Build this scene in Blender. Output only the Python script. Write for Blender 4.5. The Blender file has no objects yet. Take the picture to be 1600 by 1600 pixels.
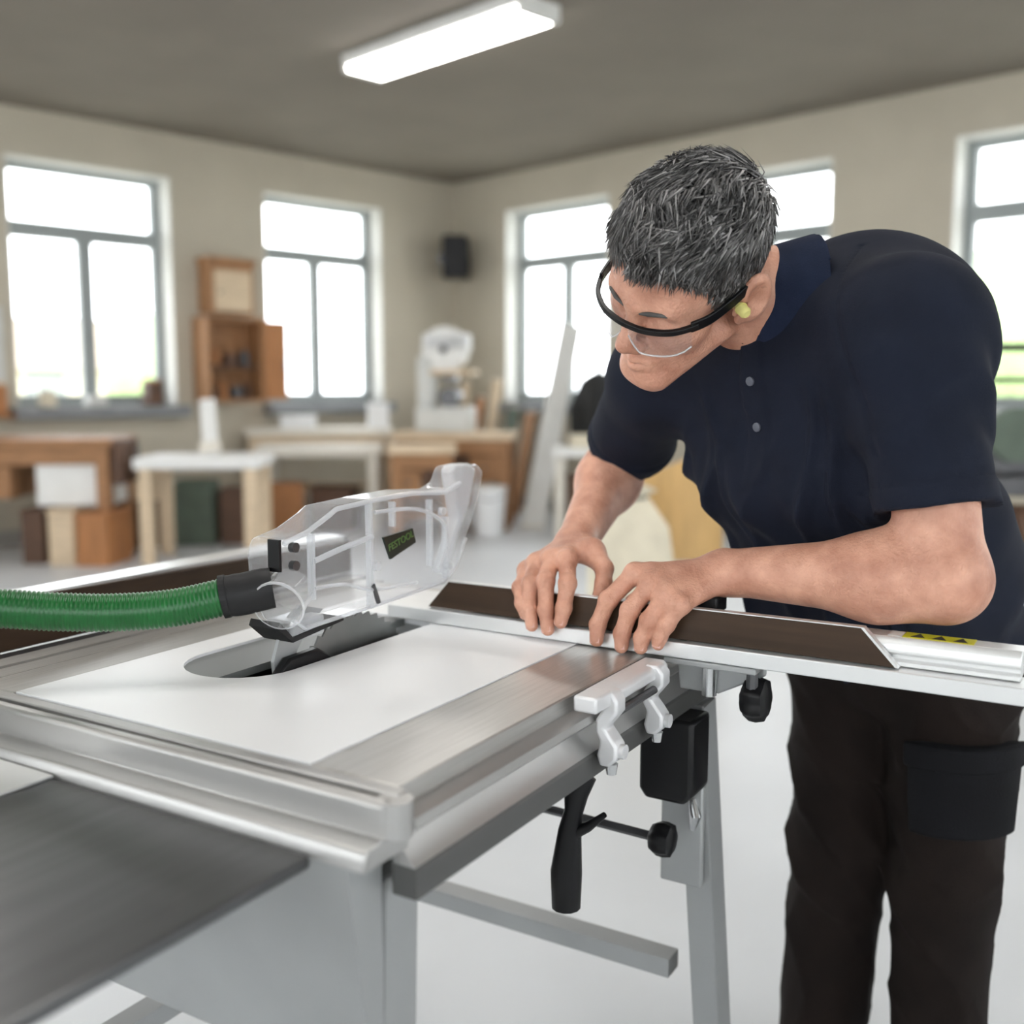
import bpy, math, random
import numpy as np
from mathutils import Vector, Matrix
random.seed(7); np.random.seed(7)
S = bpy.context.scene
COL = S.collection
EYE = 1.26                      # camera height above the floor

# ------------------------------------------------------------------ camera
FPX = 1650.0
cam_d = bpy.data.cameras.new('camera')
cam_d.sensor_width = 36.0; cam_d.sensor_fit = 'HORIZONTAL'
cam_d.lens = 36.0 * FPX / 1600.0
PITCH = math.atan(200.0 / FPX)
cam = bpy.data.objects.new('camera', cam_d); COL.objects.link(cam)
cam.location = (0, 0, EYE); cam.rotation_euler = (math.pi/2 - PITCH, 0, 0)
cam_d.dof.use_dof = True; cam_d.dof.focus_distance = 1.34; cam_d.dof.aperture_fstop = 2.2
cam_d.clip_start = 0.05; cam_d.clip_end = 300
S.camera = cam

# ------------------------------------------------------------------ world and exposure
W = bpy.data.worlds.new('overcast_sky'); S.world = W; W.use_nodes = True
bg = W.node_tree.nodes['Background']
bg.inputs[0].default_value = (0.93, 0.97, 1.0, 1); bg.inputs[1].default_value = 7.0
S.view_settings.view_transform = 'Standard'; S.view_settings.look = 'None'
S.view_settings.gamma = 1; S.view_settings.use_curve_mapping = False
S.view_settings.exposure = 0.15
ADDED_LAMP = 16.0                     # brightness of the added ceiling lamps' diffusers

def at(px, py, Y):              # world point at depth Y (metres in front of the camera)
    x, z = (px-800)/FPX, -(py-800)/FPX
    d = Vector((x, math.cos(PITCH)+z*math.sin(PITCH), -math.sin(PITCH)+z*math.cos(PITCH)))
    d *= Y/d.y
    return Vector((d.x, d.y, d.z+EYE))

# ------------------------------------------------------------------ materials
def mat(name, col, rough=.5, metal=0., var=.0, scale=8., bump=0., bscale=60., col2=None, stretch=None, spec=None, sss=0., sheen=0.):
    m = bpy.data.materials.new(name); m.use_nodes = True
    nt = m.node_tree; b = nt.nodes['Principled BSDF']
    b.inputs['Base Color'].default_value = (*col, 1)
    b.inputs['Roughness'].default_value = rough; b.inputs['Metallic'].default_value = metal
    if spec is not None: b.inputs['Specular IOR Level'].default_value = spec
    if sss: 
        b.inputs['Subsurface Weight'].default_value = sss
        b.inputs['Subsurface Radius'].default_value = (.012, .005, .003)
        b.inputs['Subsurface Scale'].default_value = .5
    if sheen: b.inputs['Sheen Weight'].default_value = sheen
    if var or col2 or bump:
        tc = nt.nodes.new('ShaderNodeTexCoord'); mp = nt.nodes.new('ShaderNodeMapping')
        if stretch: mp.inputs['Scale'].default_value = stretch
        nt.links.new(tc.outputs['Object'], mp.inputs[0])
    if var or col2:
        n = nt.nodes.new('ShaderNodeTexNoise'); n.inputs['Scale'].default_value = scale; n.inputs['Detail'].default_value = 5
        nt.links.new(mp.outputs[0], n.inputs['Vector'])
        r = nt.nodes.new('ShaderNodeValToRGB')
        c1 = tuple(max(0, c*(1-var)) for c in col); c2 = col2 or tuple(min(1, c*(1+var)) for c in col)
        r.color_ramp.elements[0].color = (*c1, 1); r.color_ramp.elements[1].color = (*c2, 1)
        r.color_ramp.elements[0].position = .3; r.color_ramp.elements[1].position = .7
        nt.links.new(n.outputs['Fac'], r.inputs[0]); nt.links.new(r.outputs[0], b.inputs['Base Color'])
    if bump:
        n2 = nt.nodes.new('ShaderNodeTexNoise'); n2.inputs['Scale'].default_value = bscale; n2.inputs['Detail'].default_value = 4
        nt.links.new(mp.outputs[0], n2.inputs['Vector'])
        bp = nt.nodes.new('ShaderNodeBump'); bp.inputs['Strength'].default_value = bump; bp.inputs['Distance'].default_value = .004
        nt.links.new(n2.outputs['Fac'], bp.inputs['Height']); nt.links.new(bp.outputs[0], b.inputs['Normal'])
    return m

def clear_plastic(name, tint, base, rough=.08):
    m = bpy.data.materials.new(name); m.use_nodes = True
    nt = m.node_tree; b = nt.nodes['Principled BSDF']; out = nt.nodes['Material Output']
    b.inputs['Base Color'].default_value = (.86, .88, .9, 1); b.inputs['Roughness'].default_value = rough
    t = nt.nodes.new('ShaderNodeBsdfTransparent'); t.inputs[0].default_value = (*tint, 1)
    lw = nt.nodes.new('ShaderNodeLayerWeight'); lw.inputs[0].default_value = .5
    pw = nt.nodes.new('ShaderNodeMath'); pw.operation = 'POWER'; pw.inputs[1].default_value = 5.
    f = nt.nodes.new('ShaderNodeMath'); f.operation = 'MULTIPLY_ADD'; f.inputs[1].default_value = .96; f.inputs[2].default_value = .04
    nt.links.new(lw.outputs['Facing'], pw.inputs[0]); nt.links.new(pw.outputs[0], f.inputs[0])
    a = nt.nodes.new('ShaderNodeMath'); a.operation = 'ADD'; a.use_clamp = True; a.inputs[1].default_value = base
    mx = nt.nodes.new('ShaderNodeMixShader')
    nt.links.new(f.outputs[0], a.inputs[0]); nt.links.new(a.outputs[0], mx.inputs[0])
    nt.links.new(t.outputs[0], mx.inputs[1]); nt.links.new(b.outputs[0], mx.inputs[2]); nt.links.new(mx.outputs[0], out.inputs[0])
    return m

M = dict(
 wall=mat('cream_plaster', (.52, .475, .385), .9, var=.05, scale=2, bump=.2, bscale=40),
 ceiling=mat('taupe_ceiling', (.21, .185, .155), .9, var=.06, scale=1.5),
 floor=mat('pale_concrete', (.60, .62, .64), .42, var=.07, scale=1.2, bump=.05, bscale=20),
 frame=mat('window_grey', (.30, .33, .33), .5, var=.04),
 sill=mat('sill_grey', (.22, .23, .24), .6, var=.1),
 reveal=mat('white_reveal', (.74, .74, .70), .85, var=.03),
 skirting=mat('skirting_grey', (.34, .33, .31), .7, var=.06),
 ground=mat('yard_gravel', (.55, .54, .48), .95, var=.1),
 facade=mat('cream_facade', (.80, .74, .58), .9, var=.04), roof=mat('tile_roof', (.55, .45, .38), .9, var=.1),
 leaf=mat('leaf', (.30, .42, .18), .8, var=.3, scale=14), bark=mat('bark', (.2, .14, .1), .9, var=.2),
 alu=mat('cast_aluminium', (.47, .465, .455), .38, .75, var=.05, scale=5, bump=.05, bscale=300),
 alu_l=mat('light_aluminium', (.78, .79, .79), .32, .55, var=.03, scale=6),
 alu_b=mat('brushed_aluminium', (.50, .49, .47), .36, .8, var=.1, scale=10, stretch=(1, 40, 40), bump=.05, bscale=20),
 lamp=mat('added_lamp_diffuser', (.9, .9, .9), .5),  # glowing face of the added ceiling lamps
 plate=mat('white_table_coating', (.80, .81, .82), .30, .0, var=.02, scale=3),
 steel=mat('bright_steel', (.66, .67, .68), .22, .9, var=.06, scale=12),
 blade=mat('blade_steel', (.24, .25, .25), .34, .85, var=.08, scale=12),
 dsteel=mat('dark_steel', (.12, .12, .125), .35, .7, var=.15),
 strip=mat('frame_grey', (.10, .10, .097), .45, .3, var=.06),
 mgrey=mat('grey_insert', (.20, .21, .21), .4, .3, var=.06),
 lacq=mat('grey_lacquer', (.36, .37, .37), .42, .35, var=.05),
 ext=mat('dark_anodised', (.115, .117, .12), .33, .7, var=.12, scale=6, stretch=(1, 12, 12)),
 black=mat('black_plastic', (.005, .005, .006), .42, var=.2, spec=.3),
 rubber=mat('charcoal_rubber', (.010, .010, .011), .55, spec=.35, var=.2, bump=.1),
 brown=mat('brown_phenolic', (.046, .027, .016), .42, spec=.25, var=.3, scale=9, stretch=(1, .25, 6)),
 hose=mat('green_hose', (.006, .112, .022), .32, var=.12, scale=30),
 hose_d=mat('green_hose_groove', (.008, .09, .022), .4, var=.1),
 castwhite=mat('pale_cast_metal', (.72, .72, .73), .42, .35, var=.05, bump=.1, bscale=120),
 yellow=mat('yellow_print', (.62, .62, .015), .5, var=.04), ink=mat('black_ink', (.02, .02, .02), .5, var=.1),
 white=mat('white_label', (.80, .82, .82), .5, var=.02),
 clear=clear_plastic('clear_guard', (.955, .957, .965), .11), clear_e=clear_plastic('clear_guard_edge', (.95, .955, .96), .36),
 lens=clear_plastic('clear_lens', (.98, .98, .98), .0), pane=clear_plastic('window_glass', (.99, .99, .99), .0),
 label_g=mat('lime_print', (.10, .20, .055), .5, var=.05), label_b=mat('black_label', (.006, .016, .012), .3, var=.1),
 skin=mat('skin', (.58, .265, .175), .48, var=.20, scale=26, col2=(.72, .39, .275), bump=.45, bscale=230, sss=.08),
 nail=mat('nail', (.66, .38, .32), .3, var=.05),
 hair=mat('grey_hair', (.07, .065, .062), .6, var=.3, scale=60),
 shirt=mat('navy_pique', (.0098, .0128, .0245), .85, var=.16, scale=14, bump=.35, bscale=900, spec=.2),
 collar=mat('navy_knit_collar', (.0150, .0215, .046), .88, var=.12, scale=40, bump=.4, bscale=700, spec=.15),
 button=mat('grey_button', (.10, .11, .14), .35, var=.1),
 trouser=mat('dark_brown_canvas', (.0105, .0068, .0055), .85, var=.35, scale=9, bump=.3, bscale=500, spec=.2),
 pocket=mat('navy_canvas', (.0060, .0062, .0078), .85, var=.25, scale=12, bump=.3, bscale=500, spec=.2),
 shoe=mat('black_leather', (.015, .014, .013), .5, var=.2),
 plug=mat('yellow_foam', (.78, .72, .26), .9, var=.06, scale=80),
 wood=mat('bench_oak', (.34, .17, .075), .6, var=.25, scale=7, stretch=(1, 9, 9)),
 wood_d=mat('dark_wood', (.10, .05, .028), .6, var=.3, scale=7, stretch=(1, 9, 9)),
 wood_o=mat('orange_wood', (.40, .17, .06), .55, var=.2, scale=6, stretch=(8, 8, 1)),
 wood_l=mat('pale_wood', (.66, .52, .36), .65, var=.15, scale=6, stretch=(1, 8, 8)),
 wood_w=mat('whitewood', (.74, .70, .62), .6, var=.08, scale=5, stretch=(1, 8, 8)),
 offw=mat('off_white_board', (.80, .80, .78), .6, var=.03), paper=mat('paper_white', (.84, .85, .86), .8, var=.03),
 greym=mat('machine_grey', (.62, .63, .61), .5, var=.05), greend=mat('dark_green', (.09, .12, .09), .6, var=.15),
 cloth_d=mat('dark_cloth', (.02, .02, .02), .9, var=.3), sack=mat('cream_sack', (.72, .66, .52), .95, var=.1, bump=.4, bscale=14),
 ply=mat('honey_plywood', (.60, .38, .15), .55, var=.12, scale=5, stretch=(6, 6, 1)),
)

M['lamp'].node_tree.nodes['Principled BSDF'].inputs['Emission Color'].default_value = (1, .97, .93, 1)
M['lamp'].node_tree.nodes['Principled BSDF'].inputs['Emission Strength'].default_value = ADDED_LAMP

# ------------------------------------------------------------------ mesh helpers
class MB:
    def __init__(s): s.v = []; s.f = []
    def add(s, vs, fs):
        o = len(s.v); s.v += [tuple(v) for v in vs]; s.f += [tuple(i+o for i in f) for f in fs]; return s
    def box(s, x0, x1, y0, y1, z0, z1):
        return s.add([(x0,y0,z0),(x1,y0,z0),(x1,y1,z0),(x0,y1,z0),(x0,y0,z1),(x1,y0,z1),(x1,y1,z1),(x0,y1,z1)],
                     [(3,2,1,0),(4,5,6,7),(0,1,5,4),(1,2,6,5),(2,3,7,6),(3,0,4,7)])
    def obox(s, a, b, w, t, up=(0,0,1)):          # bar from a to b, width w along the side, thickness t along up
        a, b, up = Vector(a), Vector(b), Vector(up); d = (b-a).normalized()
        sd = d.cross(up).normalized(); u2 = sd.cross(d)
        vs = [p + sd*sx*w/2 + u2*sz*t/2 for p in (a, b) for sx, sz in ((-1,-1),(1,-1),(1,1),(-1,1))]
        return s.add(vs, [(0,1,2,3),(7,6,5,4),(0,4,5,1),(1,5,6,2),(2,6,7,3),(3,7,4,0)])
    def prism(s, poly, y0, y1, plane='xz'):       # polygon in a plane, extruded along the remaining axis
        def P(p, w): return {'xz':(p[0],w,p[1]), 'xy':(p[0],p[1],w), 'yz':(w,p[0],p[1])}[plane]
        n = len(poly); vs = [P(p,y0) for p in poly]+[P(p,y1) for p in poly]
        fs = [tuple(range(n)), tuple(range(2*n-1,n-1,-1))]+[(i,i+n,(i+1)%n+n,(i+1)%n) for i in range(n)]
        return s.add(vs, fs)
    def tube(s, path, rad, n=16, cap=True):       # swept round section; rad is a number or one per point
        P = [Vector(p) for p in path]; k = len(P); R = rad if isinstance(rad,(list,tuple)) else [rad]*k
        t0 = (P[1]-P[0]).normalized(); ref = Vector((0,0,1)) if abs(t0.z)<.9 else Vector((1,0,0))
        nx = t0.cross(ref).normalized(); vs = []
        for i in range(k):
            t = (P[min(i+1,k-1)]-P[max(i-1,0)]).normalized()
            nx = (nx - t*nx.dot(t)).normalized(); ny = t.cross(nx)
            for j in range(n):
                a = 2*math.pi*j/n; vs.append(P[i]+(nx*math.cos(a)+ny*math.sin(a))*R[i])
        fs = [(i*n+j, i*n+(j+1)%n, (i+1)*n+(j+1)%n, (i+1)*n+j) for i in range(k-1) for j in range(n)]
        if cap: fs += [tuple(range(n-1,-1,-1)), tuple(range((k-1)*n, k*n))]
        return s.add(vs, fs)
    def sphere(s, c, r, n=12):
        c = Vector(c); r = Vector(r) if not isinstance(r,(int,float)) else Vector((r,r,r)); vs=[]; m=n//2
        for i in range(m+1):
            th = math.pi*i/m
            for j in range(n):
                a = 2*math.pi*j/n; vs.append((c.x+r.x*math.sin(th)*math.cos(a), c.y+r.y*math.sin(th)*math.sin(a), c.z+r.z*math.cos(th)))
        return s.add(vs, [(i*n+j,(i+1)*n+j,(i+1)*n+(j+1)%n,i*n+(j+1)%n) for i in range(m) for j in range(n)])

def finish(o, label=None, cat=None, group=None, kind=None):
    if label: o['label'] = label
    if cat: o['category'] = cat
    if group: o['group'] = group
    if kind: o['kind'] = kind
    return o
def obj(name, mb, m, parent=None, smooth=False, bevel=0., seg=2, **kw):
    me = bpy.data.meshes.new(name); me.from_pydata(mb.v, [], mb.f); me.materials.append(M[m] if isinstance(m,str) else m)
    me.validate(); me.update()
    if smooth:
        for p in me.polygons: p.use_smooth = True
    o = bpy.data.objects.new(name, me); COL.objects.link(o)
    if parent: o.parent = parent
    if bevel:
        b = o.modifiers.new('bevel','BEVEL'); b.width = bevel; b.segments = seg; b.limit_method='ANGLE'; b.angle_limit=math.radians(40)
        for p in me.polygons: p.use_smooth = True
        me.set_sharp_from_angle(angle=math.radians(50))
    elif smooth: me.set_sharp_from_angle(angle=math.radians(45))
    return finish(o, **kw)
def thing(name, label, cat, loc=(0,0,0), rz=0., group=None, kind=None):
    o = bpy.data.objects.new(name, None); COL.objects.link(o); o.empty_display_size = .1
    o.location = loc; o.rotation_euler = (0,0,rz)
    return finish(o, label, cat, group, kind)
def spline(pts, n=8):
    P = [Vector(p) for p in pts]; out = []
    for i in range(len(P)-1):
        p0, p1, p2, p3 = P[max(i-1,0)], P[i], P[i+1], P[min(i+2,len(P)-1)]
        for k in range(n):
            t = k/n
            out.append(.5*((2*p1)+(p2-p0)*t+(2*p0-5*p1+4*p2-p3)*t*t+(3*p1-p0-3*p2+p3)*t**3))
    out.append(P[-1]); return out

# ------------------------------------------------------------------ the room
K = 1.13; H = 3.36
CORNER = Vector((-.624, 11.515, 0)); A = Vector((-.70711, -.70711, 0)); B = Vector((.70711, -.70711, 0))   # left wall runs along A, right wall along B
SILL, TRANSOM, HEAD = 1.08, 2.48, 3.00
def struct(name, mb, m, **kw): return obj(name, mb, m, kind='structure', **kw)
ROOM = [tuple(q)[:2] for q in (CORNER, CORNER+A*12.5, CORNER+A*12.5+B*12.5, CORNER+B*12.5)]
struct('floor', MB().prism(ROOM, -.12, 0, 'xy'), 'floor')
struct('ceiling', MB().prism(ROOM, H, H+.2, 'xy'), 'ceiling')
wn = [0]
def window(d_from, d_to, root, side, SILL=SILL, TRANSOM=TRANSOM, HEAD=HEAD):
    wn[0] += 1; a, b = d_from, d_to
    w = finish(thing('window_%d' % wn[0], None, None, (0,0,0)), kind='structure'); w.parent = root
    f = MB(); fy0, fy1 = side*.18, side*.25
    y0, y1 = min(fy0,fy1), max(fy0,fy1)
    f.box(a, a+.085, y0, y1, SILL, HEAD); f.box(b-.085, b, y0, y1, SILL, HEAD)
    f.box(a+.085, b-.085, y0, y1, SILL, SILL+.09); f.box(a+.085, b-.085, y0, y1, HEAD-.07, HEAD)
    f.box(a+.085, b-.085, y0, y1, TRANSOM-.065, TRANSOM+.065)
    m = (a+b)/2; f.box(m-.06, m+.06, y0, y1, SILL+.09, TRANSOM-.055)
    obj('window_frame', f, 'frame', w)
    yc = (y0+y1)/2
    for (p, q, r, s) in ((a+.085, b-.085, TRANSOM+.055, HEAD-.07), (a+.085, m-.05, SILL+.09, TRANSOM-.055), (m+.05, b-.085, SILL+.09, TRANSOM-.055)):
        obj('pane', MB().box(p, q, yc-.004, yc+.004, r, s), 'pane', w)
    yi = 0
    sl = MB().box(a-.06, b+.06, min(-side*.14, side*.18), max(-side*.14, side*.18), SILL-.10, SILL)
    obj('window_sill', sl, 'sill', w, bevel=.006)
    rv = MB()
    s0, s1 = sorted((0, side*.178))
    rv.box(a, a+.012, s0, s1, SILL, HEAD); rv.box(b-.012, b, s0, s1, SILL, HEAD); rv.box(a+.012, b-.012, s0, s1, HEAD-.012, HEAD)
    obj('window_reveal', rv, 'reveal', w)
# left wall: local +x runs from the corner towards the camera side, outside is local -y
def build_wall(name, d, spans, length, origin=CORNER, side=1, SILL=SILL, HEAD=HEAD):
    rz = math.atan2(d.y, d.x)
    root = thing(name, None, None, origin, rz, kind='structure')
    mb = MB(); t = .34; y0, y1 = sorted((0, side*t))
    x0 = -.34 if side < 0 else 0.
    edges = [x0]+[e for s in spans for e in s]+[length]
    for i in range(0, len(edges), 2): mb.box(edges[i], edges[i+1], y0, y1, 0, H)
    for a, b in spans: mb.box(a, b, y0, y1, 0, SILL-.10); mb.box(a, b, y0, y1, HEAD, H)
    obj('plaster', mb, 'wall', root)
    for a, b in spans: window(a, b, root, side, SILL, TRANSOM, HEAD)
    bb = finish(obj('baseboard_'+name[5:], MB().box(.0, length, min(0,-side*.02), max(0,-side*.02), 0, .12), 'skirting', root), kind='structure')
def spread(pairs): return [(a*K, b*K) for a, b in pairs]
build_wall('wall_left', A, spread([(.86,2.05),(2.86,4.05),(4.85,6.05),(6.85,8.05),(8.85,10.05)]), 12.5, side=-1)
build_wall('wall_right', B, spread([(.70,1.90),(2.68,3.88),(4.72,5.92),(6.76,7.96),(8.80,10.0)]), 12.5, side=1)
build_wall('wall_back', B, [(.6,2.6),(3.1,5.1),(5.6,7.6),(8.1,10.1),(10.4,12.2)], 12.5, CORNER+A*12.5, -1)
build_wall('wall_near', A, [(.6,2.6),(3.1,5.1),(5.6,7.6),(8.1,10.1),(10.4,12.2)], 12.5, CORNER+B*12.5, 1)
def on_left(d, off, z): p = CORNER + A*d + Vector((.70711,-.70711,0))*off; return Vector((p.x,p.y,z))     # off metres into the room
def on_right(d, off, z): p = CORNER + B*d + Vector((-.70711,-.70711,0))*off; return Vector((p.x,p.y,z))
RL = math.atan2(A.y, A.x); RR = math.atan2(B.y, B.x)

# two rows of ceiling lamps, added to brighten the saw's table top
def added_ceiling_lamp(a, b, label):
    q = CORNER+A*a+B*b
    r = thing('added_ceiling_lamp', label, 'added ceiling lamp', (q.x, q.y, H), RR, group='added fluorescent lamps on the ceiling')
    obj('housing', MB().box(-.80,.80,-.17,.17,-.07,0), 'offw', r, bevel=.01)
    obj('diffuser', MB().box(-.77,.77,-.14,.14,-.10,-.07), 'lamp', r)
    for s in (-1,1): obj('end_cap', MB().box(s*.79-.02,s*.79+.02,-.15,.15,-.105,-.07), 'offw', r)
for a, b, lab in ((3.3,3.6,'added fluorescent ceiling lamp nearest the room corner, above the worktables'),(3.3,7.2,'added fluorescent ceiling lamp toward the right windows'),(6.6,3.6,'added fluorescent ceiling lamp toward the left windows'),
                  (6.6,7.2,'added fluorescent ceiling lamp right above the table saw'),(9.6,3.6,'added fluorescent ceiling lamp behind the saw, on the window side'),(9.6,7.2,'added fluorescent ceiling lamp farthest behind the saw')):
    added_ceiling_lamp(a, b, lab)

# outside: yard, a low house and trees seen pale through the panes
struct('ground', MB().box(-60, 60, -10, 90, -.6, -.4), 'ground')
def house(px, Y, w, dep, h, label):
    p = at(px, 600, Y); r = thing('house', label, 'building', (p.x, p.y, -.4), .6)
    obj('facade', MB().box(-w/2, w/2, 0, dep, 0, h), 'facade', r)
    obj('roof', MB().prism([(-w/2-.4,h),(w/2+.4,h),(w/2-.6,h+1.1),(-w/2+.6,h+1.1)], -.4, dep+.4), 'roof', r)
    for k in range(3):
        x = -w/2+w*(k+.5)/3; wd = obj('window', MB().box(x-.45, x+.45, -.03, .05, 1.1, 2.3), 'frame', r)
house(70, 24, 5.5, 5, 2.0, 'low cream house seen pale through the left window')
def tree(px, Y, h, rad, label):
    p = at(px, 600, Y); r = thing('tree', label, 'tree', (p.x, p.y, -.4), 0, group='trees in the yard')
    obj('trunk', MB().tube([(0,0,0),(.1,0,h*.5),(0,.1,h*.8)], [.16,.12,.06], 8), 'bark', r)
    cr = MB()
    for k in range(9):
        a = k*2.4; q = rad*.55
        cr.sphere((math.cos(a)*q*(k%3)/2, math.sin(a)*q*(k%3)/2, h*.72+(k%4-1.5)*rad*.3), rad*(.5+.12*(k%3)), 10)
    c = obj('crown', cr, 'leaf', r, smooth=True)
    d = c.modifiers.new('d','DISPLACE'); tx = bpy.data.textures.new('leafy','CLOUDS'); tx.noise_scale=.5; d.texture=tx; d.strength=.5
tree(255, 22, 2.4, 1.3, 'small pale green tree outside the left window')
tree(1560, 16, 2.6, 1.7, 'green tree outside the rightmost window')
tree(1800, 22, 2.9, 1.9, 'green tree half hidden at the rightmost window edge')

# ------------------------------------------------------------------ far side of the workshop
def legs(root, w, d, h, t, m, x0=None):
    for sx in (-1, 1):
        for sy in (-1, 1):
            x, y = sx*(w/2-t*.8), sy*(d/2-t*.8)
            obj('leg', MB().box(x-t/2, x+t/2, y-t/2, y+t/2, 0, h), m, root, bevel=.004)
def workbench(px, py_floor, rz, w, d, h, label, top='wood', leg='wood', shelf=None, drawers=0, vise=False, drange=(-.4,.4), dark='wood_d', apron=True, ttop=.06, lt=.09, Y=None):
    Y = Y or EYE*FPX/(py_floor-600)*1.0
    p = at(px, 600, Y); r = thing('workbench', label, 'workbench', (p.x, p.y, 0), rz)
    obj('bench_top', MB().box(-w/2, w/2, -d/2, d/2, h-ttop, h), top, r, bevel=.006)
    legs(r, w, d, h-ttop, lt, leg)
    if apron:
        obj('apron', MB().box(-w/2+.06, w/2-.06, -d/2+.03, -d/2+.06, h-ttop-.12, h-ttop), leg, r)
        obj('apron', MB().box(-w/2+.06, w/2-.06, d/2-.06, d/2-.03, h-ttop-.12, h-ttop), leg, r)
    if shelf: obj('shelf', MB().box(-w/2+.05, w/2-.05, -d/2+.05, d/2-.05, shelf, shelf+.03), leg, r)
    for k in range(drawers):
        ww = w*(drange[1]-drange[0])/drawers; x = w*drange[0]+ww*k
        dr = obj('drawer', MB().box(x+.01, x+ww-.01, -d/2+.055, d/2-.1, h-ttop-.36, h-ttop-.13), dark if k%2 else leg, r, bevel=.004)
        obj('knob', MB().sphere((x+ww/2, -d/2+.045, h-ttop-.24), .018, 8), 'dsteel', dr, smooth=True)
    if vise:
        v = obj('vise', MB().box(w/2, w/2+.07, -d/2+.02, d/2-.2, h-.32, h-.01), dark, r, bevel=.01)
        obj('vise_screw', MB().tube([(w/2-.05,-.05,h-.16),(w/2+.12,-.05,h-.16)], .018, 8), 'dsteel', v)
        obj('vise_handle', MB().tube([(w/2+.11,-.05,h-.28),(w/2+.11,-.05,h-.05)], .012, 8), 'dsteel', v)
    return r
def crate(px, Y, z, rz, w, d, h, label, m='wood_o', cat='box', name='storage_box', lid=None):
    p = at(px, 600, Y); r = thing(name, label, cat, (p.x, p.y, z), rz); t = .018
    b = MB().box(-w/2,w/2,-d/2,d/2,0,t).box(-w/2,w/2,-d/2,-d/2+t,t,h).box(-w/2,w/2,d/2-t,d/2,t,h).box(-w/2,-w/2+t,-d/2+t,d/2-t,t,h).box(w/2-t,w/2,-d/2+t,d/2-t,t,h)
    obj('body', b, m, r)
    if lid: obj('lid', MB().box(-w/2-.01,w/2+.01,-d/2-.01,d/2+.01,h,h+.025), lid, r, bevel=.004)
    return r

workbench(50, 873, .06, 1.25, .62, .88, 'brown oak workbench with end vise below the left window', drawers=1, vise=True, drange=(-.44,-.06))
crate(122, 7.60, .41, .06, .50, .40, .28, 'pale cabinet box hung under the brown oak workbench', 'offw', 'cabinet', 'under_bench_cabinet', lid='offw')
crate(97, 7.45, .0, .1, .17, .36, .37, 'narrow pale wood box on the floor under the oak workbench', 'wood_l', lid='wood_l')
crate(152, 7.42, .0, -.1, .23, .36, .35, 'orange wood box on the floor by the oak workbench leg', 'wood_o', lid='wood_o')
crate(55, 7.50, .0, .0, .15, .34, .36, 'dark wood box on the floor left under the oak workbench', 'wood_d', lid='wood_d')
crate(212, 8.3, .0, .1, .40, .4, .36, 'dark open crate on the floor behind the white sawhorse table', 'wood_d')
crate(212, 8.3, .36, .2, .30, .3, .3, 'tan carton stacked on the dark open crate', 'wood_l', lid='wood_l')
t = workbench(318, 874, .03, .86, .6, .75, 'white topped sawhorse table with pale wooden legs', top='offw', leg='wood_l', shelf=None, apron=False, ttop=.075, lt=.085)
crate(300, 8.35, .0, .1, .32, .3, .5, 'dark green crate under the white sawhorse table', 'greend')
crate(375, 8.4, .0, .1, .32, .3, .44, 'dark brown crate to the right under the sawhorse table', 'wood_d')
p = at(327, 600, 7.75)
b = thing('board', 'narrow white board standing on the sawhorse table', 'board', (p.x, p.y, .75), .05)
obj('panel', MB().obox((0,0,0),(-.03,.05,.40), .11, .02, (0,1,0)), 'offw', b); obj('batten', MB().obox((0,-.02,.02),(-.01,-.02,.09), .16, .02, (0,1,0)), 'wood_w', b)
workbench(500, 828, .06, 1.05, .6, .74, 'long whitewood table right behind the clear saw guard', top='wood_w', leg='wood_w', apron=False, ttop=.085, lt=.085)
workbench(500, 800, .06, 1.28, .6, .86, 'pale bench under the second window, farthest of the white tables', top='wood_w', leg='wood_l', shelf=.3, apron=True, Y=9.75)
crate(465, 9.7, .86, .1, .30, .25, .09, 'flat white carton on the pale bench under the second window', 'paper', lid='paper')
crate(590, 9.7, .86, .2, .18, .2, .20, 'small white box standing at the right end of the pale bench', 'paper', lid='paper')
crate(440, 9.0, .0, .2, .32, .3, .42, 'reddish wooden crate under the long whitewood table', 'wood_o')
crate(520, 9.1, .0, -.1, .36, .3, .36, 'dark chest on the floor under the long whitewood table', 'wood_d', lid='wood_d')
workbench(712, 838, -.10, 1.05, .6, .84, 'brown workbench with dark drawers in the room corner', top='wood_l', leg='wood', shelf=.22, drawers=3, Y=9.35)
workbench(658, 838, .08, .56, .56, .76, 'small brown side bench beside the corner workbench', top='wood_l', leg='wood', shelf=.18, drawers=2, Y=8.75)

# bandsaw like white machine on the corner bench
p = at(697, 600, 9.4); r = thing('bandsaw', 'white benchtop bandsaw with beige table on the corner workbench', 'machine', (p.x, p.y, .84), -.15)
obj('base', MB().box(-.24,.24,-.18,.18,0,.22), 'greym', r, bevel=.02); obj('column', MB().box(-.24,-.10,-.10,.10,.22,.66), 'greym', r, bevel=.02)
h = obj('wheel_housing', MB().tube([(.0,-.09,.72),(.0,.09,.72)], .20, 20), 'offw', r, smooth=True); obj('knob', MB().tube([(0,-.13,.72),(0,-.09,.72)], .03, 10), 'black', h)
obj('housing_cap', MB().box(-.20,.22,-.09,.09,.70,.86), 'paper', r, bevel=.03)
obj('saw_table', MB().box(-.10,.26,-.2,.2,.50,.54), 'wood_l', r, bevel=.004); obj('trunnion', MB().box(-.02,.1,-.08,.08,.44,.50), 'dsteel', r)
obj('motor', MB().tube([(.02,0,.30),(.02,.26,.30)], .09, 14), 'dsteel', r, smooth=True); obj('blade', MB().box(.06,.066,-.008,.008,.54,.72), 'steel', r)

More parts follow.
